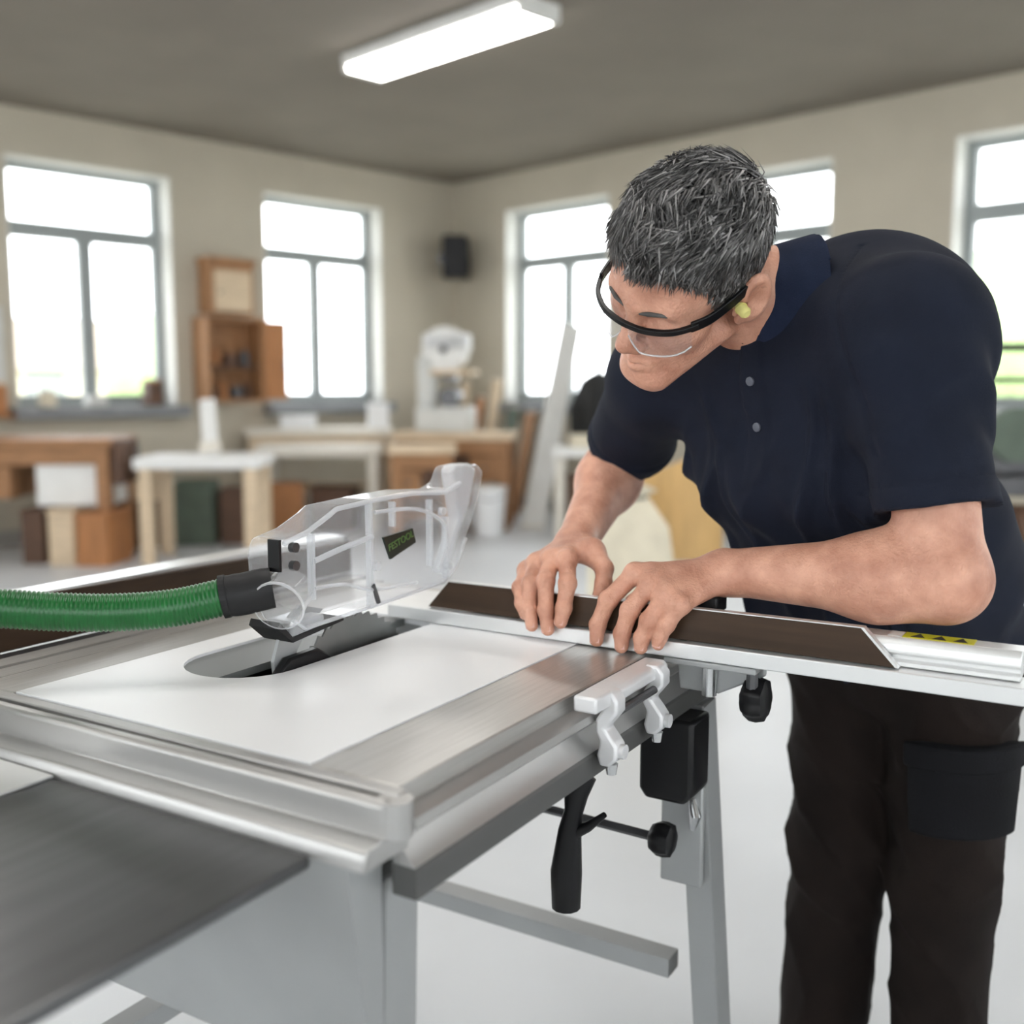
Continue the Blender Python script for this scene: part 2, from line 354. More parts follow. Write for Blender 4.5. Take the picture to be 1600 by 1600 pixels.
# white bucket
p = at(764, 600, 8.8); r = thing('bucket', 'white plastic bucket on the floor before the corner workbench', 'bucket', (p.x, p.y, 0))
obj('pail', MB().tube([(0,0,0),(0,0,.03),(0,0,.40)], [.11,.12,.145], 20), 'paper', r, smooth=True)
obj('rim', MB().tube([(0,0,.385),(0,0,.41)], .152, 20), 'offw', r); obj('bail', MB().tube([(-.15,0,.39),(-.1,-.1,.33),(0,-.15,.30),(.1,-.1,.33),(.15,0,.39)], .005, 6), 'dsteel', r)

# timber leaning below the third window
for i, (d, hh, w, m, lab) in enumerate([(.28,1.28,.10,'wood_l','pale plank leaning in the room corner, leftmost of the timber'), (.46,1.12,.09,'wood_o','orange plank leaning between two pale planks'),
        (.66,1.30,.11,'wood_l','pale plank leaning below the third window edge'), (.86,1.02,.13,'greend','dark green board leaning below the third window'), (1.06,.98,.12,'wood','brown board leaning beside the long white board')]):
    q = on_right(d*1.2+.1, .46, 0); r = thing('plank', lab, 'plank', q, RR, group='timber leaning below the third window')
    obj('board', MB().obox((0,0,.0),(0,.24,hh), w, .03, (0,1,0)), m, r, bevel=.003)
    obj('end_grain', MB().obox((0,.24,hh),(0,.245,hh+.012), w, .03, (0,1,0)), 'wood_w', r)
p0, p1 = at(832, 822, 9.2), at(893, 508, 10.15)
r = thing('white_board', 'long white board leaning against the wall beside the third window', 'board', (p0.x, p0.y, 0))
obj('face', MB().obox((0,0,.012), p1-Vector((p0.x,p0.y,0)), .20, .03, (0,1,0)), 'offw', r, bevel=.004); obj('foot', MB().box(-.11,.10,-.025,.03,0,.03), 'wood_w', r)

workbench(925, 806, -.1, .62, .5, .74, 'white table seen between the long board and the sleeve', top='offw', leg='wood_w', apron=False, ttop=.07, lt=.07, Y=8.8)
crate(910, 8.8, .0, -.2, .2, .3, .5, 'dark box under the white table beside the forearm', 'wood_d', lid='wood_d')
crate(925, 8.8, .74, .1, .34, .3, .10, 'pale low tray on the white table beside the sleeve', 'sack')
# jacket on a stand
p = at(935, 600, 9.2); r = thing('coat_stand', 'dark jacket stand behind the right sleeve', 'coat stand', (p.x, p.y, 0))
obj('pole', MB().tube([(0,0,0),(0,0,1.42)], .022, 8), 'wood_d', r); obj('foot', MB().box(-.2,.2,-.03,.03,0,.03).box(-.03,.03,-.2,.2,.03,.06), 'wood_d', r); obj('hook', MB().tube([(0,0,1.36),(0,-.06,1.40),(0,-.07,1.45)], .01, 6), 'dsteel', r)
r = thing('jacket', 'dark work jacket hanging on the stand', 'jacket', (p.x, p.y, 0))
obj('cloth', MB().tube([(0,-.05,.72),(.0,-.05,.9),(-.02,-.05,1.15),(0,-.05,1.3),(0,-.05,1.36)], [.17,.16,.17,.13,.05], 14), 'cloth_d', r, smooth=True)
for sx in (-1,1): obj('sleeve', MB().tube([(sx*.10,-.05,1.28),(sx*.2,-.07,1.05),(sx*.2,-.07,.78)], [.06,.06,.05], 10), 'cloth_d', r, smooth=True)

# sack and plywood panel behind the arms
p = at(985, 600, 4.6); r = thing('sack', 'cream dust sack standing on the floor between the arms', 'sack', (p.x, p.y, 0))
obj('cloth', MB().tube([(0,0,0),(0,0,.08),(.02,0,.35),(0,.02,.62),(-.02,0,.78),(0,0,.84)], [.15,.19,.20,.18,.10,.13], 18), 'sack', r, smooth=True); obj('tie', MB().tube([(-.02,0,.765),(-.02,0,.80)], .105, 16), 'cloth_d', r)
p = at(1075, 600, 4.9); r = thing('plywood_seat', 'curved honey plywood chair back behind the navy shirt', 'chair', (p.x, p.y, 0), .2)
bk = MB(); n = 12; vs=[]; 
for i in range(n+1):
    a = (i/n-.5)*1.5
    for rr in (.30,.318):
        for z in (.44,.92): vs.append((math.sin(a)*rr, .3-math.cos(a)*rr, z - (.10*abs(i/n-.5)*2 if z>.8 else 0)))
fs=[]
for i in range(n):
    k=i*4; fs += [(k,k+4,k+5,k+1),(k+2,k+3,k+7,k+6),(k+1,k+5,k+7,k+3),(k,k+2,k+6,k+4)]
fs += [(0,1,3,2),(n*4,n*4+2,n*4+3,n*4+1)]
bk.add(vs, fs); obj('backrest', bk, 'ply', r, smooth=True); obj('seat', MB().box(-.22,.22,.0,.42,.43,.455), 'ply', r, bevel=.01)
for sx in (-1,1):
    for yy in (.04,.38): obj('leg', MB().tube([(sx*.19,yy,.43),(sx*.21,yy,.0)], .014, 8), 'dsteel', r)

# dark lathe by the right window
p = at(1585, 600, 5.2); r = thing('lathe', 'dark wood lathe with rail before the rightmost window', 'machine', (p.x, p.y, 0), -.1)
obj('bed', MB().box(-.25,1.0,-.15,.15,.72,.82), 'dsteel', r, bevel=.01); obj('headstock', MB().box(-.2,.12,-.15,.15,.82,1.12), 'dsteel', r, bevel=.03)
obj('pulley', MB().tube([(-.04,-.2,1.02),(-.04,-.14,1.02)], .13, 20), 'greend', r, smooth=True); obj('motor', MB().tube([(-.02,-.1,.55),(.3,-.1,.55)], .13, 16), 'wood_d', r, smooth=True)
for x in (-.15, .9): obj('leg', MB().box(x-.06,x+.06,-.14,.14,0,.72), 'dsteel', r, bevel=.01)
obj('guard_rail', MB().tube([(-.2,.1,1.12),(-.2,.1,1.44),(.9,.1,1.44),(.9,.1,.82)], .022, 8), 'black', r); obj('guard_rail', MB().tube([(-.2,.1,1.28),(.9,.1,1.28)], .014, 8), 'black', r)

# wall cabinets between the left windows
q = on_left(2.47*K, 0, 0); CW = thing('tool_cabinet', 'brown wooden tool cabinet with open door between the left windows', 'cabinet', (q.x, q.y, 1.10), RL)
b = MB(); w, d, hh, t = .56, .26, .74, .03
b.box(-w/2,w/2,.0,.02,0,hh).box(-w/2,-w/2+t,.02,d,0,hh).box(w/2-t,w/2,.02,d,0,hh).box(-w/2+t,w/2-t,.02,d,0,t).box(-w/2+t,w/2-t,.02,d,hh-t,hh)
obj('carcass', b, 'wood', CW, bevel=.003); obj('shelf', MB().box(-w/2+t,w/2-t,.02,d-.03,.30,.32), 'wood_d', CW)
dr = obj('door', MB().box(-w/2-.24,-w/2-.01,d-.03,d,.02,hh-.02), 'wood_o', CW, bevel=.003); obj('handle', MB().box(-w/2-.22,-w/2-.20,d,d+.02,.28,.38), 'dsteel', dr)
for i, (x, z, hh2, ww, m, lab) in enumerate([(-.16,.03,.22,.06,'wood_d','dark mallet on the lower shelf, nearest the open door'),(-.05,.03,.18,.08,'dsteel','dark hand plane on the lower shelf of the cabinet'),(.08,.03,.24,.05,'wood_o','orange handled chisel box on the lower cabinet shelf'),(.17,.03,.15,.06,'wood_d','squat dark block at the shelf end away from the door'),
      (-.14,.32,.22,.05,'dsteel','steel square on the upper cabinet shelf'),(.0,.32,.17,.10,'wood_d','brown block plane on the upper cabinet shelf'),(.14,.32,.24,.05,'wood_o','orange clamp on the upper cabinet shelf')]):
    tr = thing('hand_tool', lab, 'tool', CW.matrix_basis @ Vector((x,.13,z)), RL, group='hand tools in the wall cabinet')
    obj('body', MB().box(-ww/2,ww/2,-.05,.05,0,hh2*.6), m, tr, bevel=.006); obj('handle', MB().tube([(0,0,hh2*.6),(0,0,hh2)], ww*.25, 8), 'wood', tr)
q = on_left(2.46*K, 0, 0); UC = thing('wall_cupboard', 'small brown cupboard above the open tool cabinet', 'cabinet', (q.x, q.y, 1.87), RL)
obj('carcass', MB().box(-.22,.22,0,.20,0,.46), 'wood', UC, bevel=.004); dd = obj('door', MB().box(-.18,.18,.20,.22,.02,.37), 'wood_l', UC, bevel=.003); obj('knob', MB().sphere((.13,.23,.18), .014, 8), 'dsteel', dd, smooth=True); obj('cornice', MB().box(-.235,.235,0,.225,.43,.48), 'wood', UC, bevel=.004)
q = on_left(.27, .31, 0); SP = thing('speaker', 'black loudspeaker mounted high in the room corner', 'speaker', (q.x, q.y, 2.34), RL+.7)
obj('cabinet', MB().box(-.16,.16,-.1,.14,0,.42), 'black', SP, bevel=.012); obj('woofer', MB().tube([(0,.14,.15),(0,.155,.15)], .105, 20), 'rubber', SP); obj('tweeter', MB().tube([(0,.14,.33),(0,.15,.33)], .045, 14), 'rubber', SP); obj('bracket', MB().box(-.03,.03,-.16,-.1,.15,.25), 'dsteel', SP)
# things on the first sill
def sill_thing(d, m, w, hh, name, lab, cat, knob='wood'):
    q = on_left(d*K, .05, SILL); r = thing(name, lab, cat, q, RL); obj('body', MB().box(-w/2,w/2,-.07,.07,0,hh), m, r, bevel=.006); obj('top', MB().box(-w/2+.01,w/2-.01,-.06,.06,hh,hh+.03), knob, r, bevel=.004)
sill_thing(3.08, 'wood_d', .13, .19, 'wooden_box', 'small dark wooden box on the first window sill', 'box')
sill_thing(3.52, 'greym', .16, .06, 'tin', 'low grey tin on the first window sill', 'tin', 'greym')
sill_thing(3.86, 'sack', .10, .10, 'jar', 'cream jar at the outer end of the first sill', 'jar', 'sack')
q = on_left(4.35*K, .14, 0); r = thing('hanging_rack', 'brown tool rack hung on the wall left of the first window', 'rack', (q.x,q.y,1.0), RL)
obj('back_board', MB().box(-.25,.25,-.13,-.10,.0,.85), 'greym', r); obj('ledge', MB().box(-.25,.25,-.10,.05,.0,.03), 'wood', r)
for x in (-.15,0,.14): obj('peg', MB().tube([(x,-.1,.55),(x,.0,.57)], .012, 8), 'wood_d', r); 
for x, m, lab in ((-.16,'wood_o','orange wooden block on the wall rack at the left edge'),(.0,'wood_d','dark wooden block in the middle of the wall rack'),(.15,'wood','brown wooden block on the wall rack nearest the window')):
    tb = thing('wooden_block', lab, 'block', r.matrix_basis @ Vector((x,-.03,.03)), RL, group='blocks on the wall rack')
    obj('body', MB().box(-.05,.05,-.05,.06,0,.22), m, tb, bevel=.01); obj('cap', MB().box(-.04,.04,-.04,.05,.22,.245), 'wood_l', tb, bevel=.004)

# ------------------------------------------------------------------ the table saw: local x along the blade, local y across, z up
SAWLOC = Vector((-.1133, .8981, 0)); SAWROT = math.radians(90-31.1)
saw = thing('table_saw', 'grey aluminium table saw with white coated top and exposed blade', 'table saw', SAWLOC, SAWROT)
T = .90; UE = .80
def part(name, mb, m, parent=None, **kw): return obj(name, mb, m, parent or saw, **kw)
# white top with an obround opening for the blade (built as a ring of quads around the opening)
def obround(u0, u1, v0, v1, n=14):
    r = (v1-v0)/2; c = (v0+v1)/2; pts = []
    for i in range(n+1): a = math.pi/2+math.pi*i/n; pts.append((u0+r+math.cos(a)*r, c+math.sin(a)*r))
    for i in range(n+1): a = -math.pi/2+math.pi*i/n; pts.append((u1-r*.35+math.cos(a)*r*.35, c+math.sin(a)*r))
    return pts
def plate_hole(u0, u1, v0, v1, hole, z0, z1):
    n = len(hole); c = (sum(p[0] for p in hole)/n, sum(p[1] for p in hole)/n); out = []
    for p in hole:
        dx, dy = p[0]-c[0], p[1]-c[1]
        k = min(((u1-c[0])/dx if dx>1e-6 else (u0-c[0])/dx if dx<-1e-6 else 9e9), ((v1-c[1])/dy if dy>1e-6 else (v0-c[1])/dy if dy<-1e-6 else 9e9))
        out.append((c[0]+dx*k, c[1]+dy*k))
    for cu in ((u0,v0),(u1,v0),(u1,v1),(u0,v1)):
        j = min(range(n), key=lambda i: (out[i][0]-cu[0])**2+(out[i][1]-cu[1])**2); out[j] = cu
    mb = MB(); vs = [(*p,z1) for p in hole]+[(*p,z1) for p in out]+[(*p,z0) for p in hole]+[(*p,z0) for p in out]; fs = []
    for i in range(n):
        j = (i+1)%n; fs += [(i,j,n+j,n+i),(2*n+i,3*n+i,3*n+j,2*n+j),(i,2*n+i,2*n+j,j),(n+i,n+j,3*n+j,3*n+i)]
    return mb.add(vs, fs)
slot = obround(.185, .587, .352, .512)
tp = part('table_top', plate_hole(.024, UE-.02, .107, .565, slot, T-.010, T), 'plate')
part('table_border', MB().box(.022, UE, .0, .1055, T-.030, T-.0008), 'alu_b', bevel=.002)
part('table_border', MB().box(.022, UE, .5665, .640, T-.030, T-.0008), 'alu_b', bevel=.002)
part('side_rail', MB().prism([(.6415,T-.001),(.676,T-.001),(.676,T-.008),(.688,T-.008),(.688,T-.001),(.722,T-.001),(.726,T-.006),(.726,T-.016),(.742,T-.018),(.742,T-.06),(.6415,T-.06)], -.01, UE+.02, 'yz'), 'alu_b')
part('table_back_edge', MB().box(UE-.019, UE, .107, .565, T-.03, T-.001), 'alu_b')
# insert in the opening
ins = part('throat_insert', MB().prism([(p[0], .417) if p[1] < .417 else p for p in slot], T-.014, T-.004, 'xy'), 'mgrey')
part('throat_insert', MB().prism([(.27,.353),(.58,.353),(.58,.368),(.27,.368)], T-.034, T-.022, 'xy'), 'dsteel')
part('throat_floor', MB().box(.19,.60,.34,.52,T-.075,T-.06).box(.19,.60,.34,.350,T-.06,T-.0105).box(.19,.60,.5135,.52,T-.06,T-.0105), 'black')
# blade
cu, cz, R0 = .407, .805, .140
bl = []
for k in range(48):
    a0 = 2*math.pi*k/48; a1 = a0+2*math.pi/48*.72
    bl += [(cu+R0*math.cos(a0), cz+R0*math.sin(a0)), (cu+(R0-.006)*math.cos(a1), cz+(R0-.006)*math.sin(a1))]
bd = part('saw_blade', MB().prism(bl, .3715, .3745), 'blade'); part('arbor_nut', MB().tube([(cu,.36,cz),(cu,.39,cz)], .02, 12), 'dsteel', bd)
part('riving_knife', MB().prism([(.262,.80),(.300,.80),(.286,.885),(.292,.915),(.318,.945),(.345,.962),(.300,.975),(.268,.955),(.250,.910)], .3705, .3755), 'lacq')
part('knife_clamp', MB().prism([(.242,.876),(.335,.876),(.342,.902),(.318,.916),(.264,.914),(.243,.898)], .355, .3695), 'black', bevel=.003)
# front end rail with its groove, ledge and lower extension
fr = part('front_rail', MB().prism([(.020,T-.0005),(.0040,T-.0005),(.0040,T-.014),(-.0050,T-.014),(-.0050,T-.0005),(-.014,T-.001),(-.018,T-.005),(-.016,T-.034),(-.040,T-.036),(-.044,T-.042),(-.044,T-.055),(.020,T-.055)], -.012, .74), 'alu', bevel=.0016, seg=2)
part('front_end_cap', MB().tube([(.0,-.012,T-.002),(.0,-.012,T-.034)], .0165, 20), 'alu', smooth=True)
part('extension_plate', MB().box(-.46,-.046,.045,.78,T-.062,T-.050), 'ext', bevel=.004)
part('extension_plate', MB().box(-.30,-.047,.40,.72,T-.0495,T-.046), 'alu_l', bevel=.001)
part('front_panel', MB().prism([(-.030,T-.056),(.020,T-.056),(.020,.60),(.005,.60)], .02, .74), 'lacq')
# right hand side section: groove, round rail, sloping skirt
part('side_profile', MB().prism([(-.0005,T-.002),(.010,T-.012),(.010,T-.020),(-.008,T-.0215),(-.018,T-.027),(-.0195,T-.036),(-.012,T-.043),(.003,T-.045),(.003,T-.048),(-.018,T-.074),(.006,T-.074),(.006,T-.060),(.02,T-.031),(.02,T-.002)], .020, UE+.02, 'yz'), 'alu', smooth=True)
part('side_profile', MB().prism([(.735,T-.061),(.735,T-.102),(.70,T-.102),(.70,T-.061)], .02, UE+.02, 'yz'), 'alu')
part('frame_strip', MB().prism([(-.0175,T-.0745),(-.0195,T-.078),(-.0195,T-.104),(.008,T-.104),(.008,T-.0745)], .020, UE+.02, 'yz'), 'strip')
part('rear_skirt', MB().box(UE-.02, UE, .02, .70, T-.16, T-.031), 'lacq', bevel=.003)
# legs with a folded channel
for (u, v, su, sv) in ((.725,-.030,1,-1),(.06,.03,-1,-1),(.74,.69,1,1),(.06,.69,-1,1)):
    a = Vector((u, v, T-.104)); b = Vector((u+su*.07, v+sv*.03, .0)); d = b-a
    lg = part('leg', MB().obox(a, b, .05, .006, (0,1,0)).obox(a+Vector((-.024,.018,0)), b+Vector((-.024,.018,0)), .006, .04, (0,1,0)).obox(a+Vector((.024,.018,0)), b+Vector((.024,.018,0)), .006, .04, (0,1,0)), 'lacq')
    obj('rubber_foot', MB().tube([(b.x,b.y+.01,0),(b.x,b.y+.01,.02),(b.x,b.y+.01,.03)], [.036,.034,.028], 14), 'rubber', lg)
# motor housing and cross members under the top
part('motor_housing', MB().prism([(.16,.46),(.56,.46),(.60,.54),(.60,T-.14),(.16,T-.14)], .38, .60), 'black', bevel=.02)
part('cross_bar', MB().box(.06,.80,.66,.70,.30,.33), 'lacq'); part('cross_bar', MB().box(.74,.78,.03,.66,.34,.37), 'lacq')
# switch box and handles under the right hand side
sb = part('switch_box', MB().prism([(-.048,.690),(-.036,.676),(.022,.676),(.032,.690),(.032,.797),(-.048,.797)], .62, .69, 'yz'), 'black', bevel=.006)
part('latch_bracket', MB().box(.70,.712,-.035,.03,.52,.674), 'lacq', bevel=.003); part('latch', MB().tube([(.698,-.020,.655),(.690,-.028,.635),(.697,-.022,.612)], [.006,.009,.005], 10), 'steel', smooth=True)
hd = part('crank_handle', MB().tube([(.51,.060,.74),(.50,.069,.715),(.50,.072,.69),(.50,.078,.66),(.50,.083,.60),(.50,.083,.55)], [.016,.017,.013,.016,.022,.02], 12), 'black', smooth=True)
obj('crank_grip', MB().tube([(.50,.078,.655),(.50,.05,.672),(.50,.026,.694)], [.010,.007,.004], 10), 'black', hd, smooth=True)
def lobed(c, r, hh, n=7):
    mb = MB(); k = 56; vs=[]; prof=[(-hh,.55),(-hh*.8,.9),(-hh*.2,1),(hh*.3,.98),(hh*.75,.8),(hh,.45)]
    for (y, s) in prof:
        for j in range(k):
            a = 2*math.pi*j/k; rr = r*s*(1+.06*math.cos(n*a)); vs.append((c[0]+rr*math.cos(a), c[1]+y, c[2]+rr*math.sin(a)))
    m = len(prof); fs=[(i*k+j,i*k+(j+1)%k,(i+1)*k+(j+1)%k,(i+1)*k+j) for i in range(m-1) for j in range(k)]
    fs += [tuple(range(k-1,-1,-1)), tuple(range((m-1)*k,m*k))]
    return mb.add(vs, fs)
part('adjusting_knob', lobed((.62,-.006,.622), .024, .018), 'black', smooth=True)
part('adjusting_stem', MB().tube([(.62,.0,.622),(.63,.22,.622)], .007, 8), 'dsteel')

# clear blade guard on the riving knife
guard = part('blade_guard', MB().prism([(.262,.962),(.285,.945),(.420,.950),(.595,.956),(.628,.978),(.655,1.02),(.690,1.075),(.708,1.122),(.690,1.134),(.648,1.132),(.632,1.108),(.600,1.100),(.515,1.106),(.425,1.104),(.345,1.100),(.330,1.092),(.290,1.076),(.245,1.068),(.238,1.050),(.240,1.000)], .368, .424), 'clear', bevel=.007, seg=3)
guard.location = (0,-.022,0)
gp = lambda name, mb, m='clear_e', **kw: obj(name, mb, m, guard, **kw)
gp('nose_fin', MB().prism([(.640,1.126),(.652,1.134),(.690,1.135),(.708,1.124),(.690,1.072),(.655,1.015),(.628,.972),(.612,.968),(.660,1.05)], .384, .408), bevel=.004)
gp('top_rib', MB().tube([(u, .370, z) for u, z in ((.250,1.064),(.292,1.073),(.332,1.089),(.350,1.097),(.425,1.101),(.515,1.103),(.600,1.097),(.640,1.108))], .0035, 8), smooth=True)
gp('bottom_rib', MB().tube([(u, .370, z) for u, z in ((.262,.965),(.285,.950),(.420,.954),(.595,.960),(.628,.980),(.655,1.02))], .003, 8), smooth=True)
for u, z0, z1 in ((.300,.985,1.070),(.418,.952,1.098),(.470,1.06,1.095),(.56,.99,1.09),(.60,.965,1.06)):
    gp('rib', MB().box(u-.0022, u+.0022, .366, .376, z0, z1))
gp('curved_rib', MB().tube(spline([(.425,.3665,1.085),(.52,.3665,1.080),(.585,.3665,1.055),(.595,.3665,1.02),(.575,.3665,.985)],6), .0028, 8), smooth=True)
gp('curved_rib', MB().tube(spline([(.30,.3665,1.035),(.36,.3665,1.045),(.418,.3665,1.052)],6), .004, 8), smooth=True)
gp('curved_rib', MB().tube(spline([(.300,.3665,1.00),(.36,.3665,.995),(.42,.3665,.978),(.52,.3665,.972)],6), .0025, 8), smooth=True)
for (u, z) in ((.262,1.058),(.262,1.035),(.585,1.07),(.60,.985),(.425,1.01)): 
    gp('screw', MB().tube([(u,.361,z),(u,.369,z)], .0065, 12), 'dsteel' if u<.3 else 'clear_e', smooth=True)
gp('strap', MB().box(.237,.241,.366,.385,1.03,1.070), 'black'); gp('pivot_bolt', MB().tube([(.418,.366,.985),(.43,.366,.958)], .0035, 8), 'dsteel')
port = gp('dust_port', MB().tube([(.262,.372,1.005),(.236,.362,.996),(.224,.357,.992)], [.029,.030,.032], 24, cap=False), 'clear', smooth=True)
obj('port_ring', MB().tube([(.224+.0075*0,.357,.992),(.2235,.3568,.9919),(.2225,.3564,.9915),(.222,.3562,.9913)], [.0315,.0335,.0335,.0315], 24, cap=False), 'clear_e', port, smooth=True)
gp('mounting_foot', MB().box(.262,.325,.372,.418,.935,.962), 'clear_e', bevel=.004); gp('foot_pad', MB().prism([(.236,.958),(.262,.936),(.36,.946),(.36,.951),(.262,.943),(.240,.966)], .37, .42), 'rubber')
lb = gp('label_plate', MB().prism([(.440,1.0485),(.508,1.0535),(.516,1.032),(.456,1.0155)], .3635, .3668), 'label_b')
def text(body, size, m, parent, mw, name='lettering', extrude=.0006, sx=1.0):
    cu_ = bpy.data.curves.new(name, 'FONT'); cu_.body = body; cu_.size = size; cu_.extrude = extrude; cu_.align_x = 'CENTER'; cu_.align_y = 'CENTER'
    to = bpy.data.objects.new(name, cu_); COL.objects.link(to); dg = bpy.context.evaluated_depsgraph_get()
    me = bpy.data.meshes.new_from_object(to.evaluated_get(dg)); bpy.data.objects.remove(to)
    me.transform(mw @ Matrix.Diagonal((sx,1,1,1))); me.materials.clear(); me.materials.append(M[m])
    o = bpy.data.objects.new(name, me); COL.objects.link(o); o.parent = parent; return o
text('FESTOOL', .0145, 'label_g', lb, Matrix.Translation((.480,.3632,1.0385)) @ Matrix.Rotation(math.radians(-14),4,'Y') @ Matrix.Rotation(math.pi/2,4,'X'))

# green suction hose
def saw_w(u, v, z): 
    c, s = math.cos(SAWROT), math.sin(SAWROT); return Vector((SAWLOC.x+u*c-v*s, SAWLOC.y+u*s+v*c, z))
pt = saw_w(.226,.336,.993)
hpath = spline([at(352,932,1.272), at(270,950,1.262), at(180,957,1.25), at(90,956,1.235), at(0,951,1.22), at(-120,948,1.20), at(-260,975,1.18), at(-420,1080,1.17), at(-560,1300,1.18), at(-640,1620,1.22)], 60)
# resample along length so the ribs stay even
seg = []; pitch = .0052; acc = [0.]
for i in range(1, len(hpath)): acc.append(acc[-1]+(hpath[i]-hpath[i-1]).length)
s_ = 0.; k = 0; step = pitch/4
while s_ < acc[-1]:
    while acc[k+1] < s_: k += 1
    tt = (s_-acc[k])/(acc[k+1]-acc[k]); seg.append(hpath[k].lerp(hpath[k+1], tt)); s_ += step
rad = [.0225+.0011*(1,.3,-1,.3)[i%4] for i in range(len(seg))]
hose = thing('suction_hose', 'green ribbed suction hose with black cuff plugged into the clear guard', 'hose', (0,0,0))
obj('ribbed_tube', MB().tube(seg, rad, 20), 'hose', hose, smooth=False)
for o in hose.children: 
    for p in o.data.polygons: p.use_smooth = True
obj('cuff', MB().tube(spline([at(350,932,1.272), at(380,928,1.277), at(405,922,1.282), at(426,918,1.286)],5), [.0255]*3+[.0262]*10+[.0255]*3, 24), 'rubber', hose, smooth=True)
obj('cuff_band', MB().tube([at(346,933,1.2715), at(356,931,1.273)], .0268, 24), 'rubber', hose)

# rip fence lying along the far side of the top
rf = thing('rip_fence', 'brown faced rip fence with bright aluminium top behind the green hose', 'fence', SAWLOC, SAWROT)
obj('face_board', MB().prism([(-.35,.885),(.92,.885),(.92,.946),(.70,.950),(.20,.958),(-.35,.958)], .800, .815), 'brown', rf, bevel=.002)
obj('extrusion', MB().prism([(.8165,.89),(.8165,.957),(.872,.957),(.872,.945),(.83,.94),(.83,.90),(.872,.895),(.872,.885)], .10, .92, 'yz'), 'alu_l', rf)
obj('foot_rail', MB().box(-.2,.9,.744,.798,.855,.884), 'dsteel', rf); obj('end_cap', MB().box(.92,.925,.816,.872,.885,.957), 'black', rf)

# crosscut fence held by the man
cf = thing('crosscut_fence', 'long silver crosscut fence with dark brown face board under the hands', 'fence', SAWLOC, SAWROT)
FU = .568
bb = MB()
poly = [(FU,.9008),(FU+.050,.9008),(FU+.050,.9225),(FU,.9215)]
bb.prism(poly, -.62, .436); obj('base_bar', bb, 'alu_l', cf, bevel=.0015)
obj('face_board', MB().prism([(.366,.9235),(-.318,.9235),(-.276,.967),(.328,.965)], FU+.010, FU+.020, 'yz'), 'brown', cf, bevel=.0008)
obj('board_edging', MB().prism([(-.318,.9235),(-.3215,.9235),(-.2795,.9685),(.3275,.9665),(.328,.9652),(-.2765,.9672)], FU+.009, FU+.021, 'yz'), 'alu_l', cf)
ex = obj('extrusion', MB().prism([(FU+.022,.923),(FU+.062,.923),(FU+.062,.957),(FU+.030,.957),(FU+.024,.949),(FU+.024,.938),(FU+.028,.936),(FU+.028,.931),(FU+.022,.929)], -.452, .30), 'alu_l', cf, bevel=.001)
st = obj('warning_sticker', MB().box(FU+.0325, FU+.060, -.400, -.320, .9571, .9577), 'yellow', cf)
for k in range(3):
    v = -.337-.024*k; obj('pictogram', MB().prism([(FU+.036,v-.008),(FU+.056,v),(FU+.036,v+.008)], .9577, .9581, 'xy'), 'ink', st)
obj('print_strip', MB().box(FU+.0325, FU+.060, -.319, -.303, .9571, .9576), 'white', cf)
kb = obj('stop_block', MB().box(FU+.035,FU+.075,-.085,-.050,.957,.980), 'black', cf, bevel=.003); obj('stop_lever', MB().prism([(FU+.045,.98),(FU+.060,.98),(FU+.058,1.0),(FU+.048,1.0)], -.078, -.060), 'black', kb, bevel=.002)
for v in (-.15,.2): obj('t_bolt', MB().tube([(FU+.042,v,.957),(FU+.042,v,.962)], .006, 10), 'dsteel', cf)
# slide carrier that hooks over the side rail
ca = thing('slide_carrier', 'pale cast metal hook bracket riding on the side rail', 'bracket', SAWLOC, SAWROT)
obj('cross_bar', MB().prism([(-.006,.9015),(-.034,.9015),(-.040,.896),(-.040,.884),(-.028,.882),(-.022,.892),(-.006,.892)], .375, .550, 'yz'), 'castwhite', ca, bevel=.003)
for k, u in enumerate((.385, .520)):
    pr = [(-.024,.903),(-.043,.903),(-.050,.893),(-.050,.878),(-.041,.866),(-.034,.858),(-.044,.846),(-.050,.838),(-.050,.822),(-.040,.812),(-.028,.812),(-.024,.824),(-.028,.842),(-.0225,.852),(-.0225,.868),(-.030,.880),(-.026,.892)]
    h = obj('hook_arm', MB().prism(pr, u-.013, u+.013, 'yz'), 'castwhite', ca, bevel=.0035, seg=3)
    obj('set_screw', MB().tube([(u,-.038,.813),(u,-.038,.800)], [.008,.006], 10), 'steel', h, smooth=True); obj('boss', MB().tube([(u,-.046,.83),(u,-.056,.83)], .009, 12), 'castwhite', h, smooth=True)
obj('guide_block', MB().box(.335,.378,-.042,-.012,.886,.905), 'castwhite', ca, bevel=.003); obj('tie_rod', MB().tube([(.385,-.038,.872),(.520,-.038,.872)], .0055, 10), 'dsteel', ca)
# clamp plate and star knob under the fence
cp = thing('clamp_plate', 'grey clamp plate with black star knob hanging under the fence', 'clamp', SAWLOC, SAWROT)
obj('plate', MB().prism([(-.024,.899),(-.150,.899),(-.150,.880),(-.085,.846),(-.03,.846)], FU+.046, FU+.052, 'yz'), 'lacq', cp, bevel=.003)
obj('flange', MB().box(FU+.002,FU+.046,-.150,-.024,.891,.8995), 'lacq', cp, bevel=.002)
obj('bolt', MB().tube([(FU+.040,-.075,.885),(FU+.040,-.075,.845)], [.010,.010], 12), 'steel', cp, smooth=True)
o = obj('star_knob', lobed((FU+.045,-.137,.848), .029, .018), 'black', cp, smooth=True); obj('stem', MB().tube([(FU+.030,-.137,.855),(FU+.030,-.137,.892)], .008, 8), 'dsteel', o)

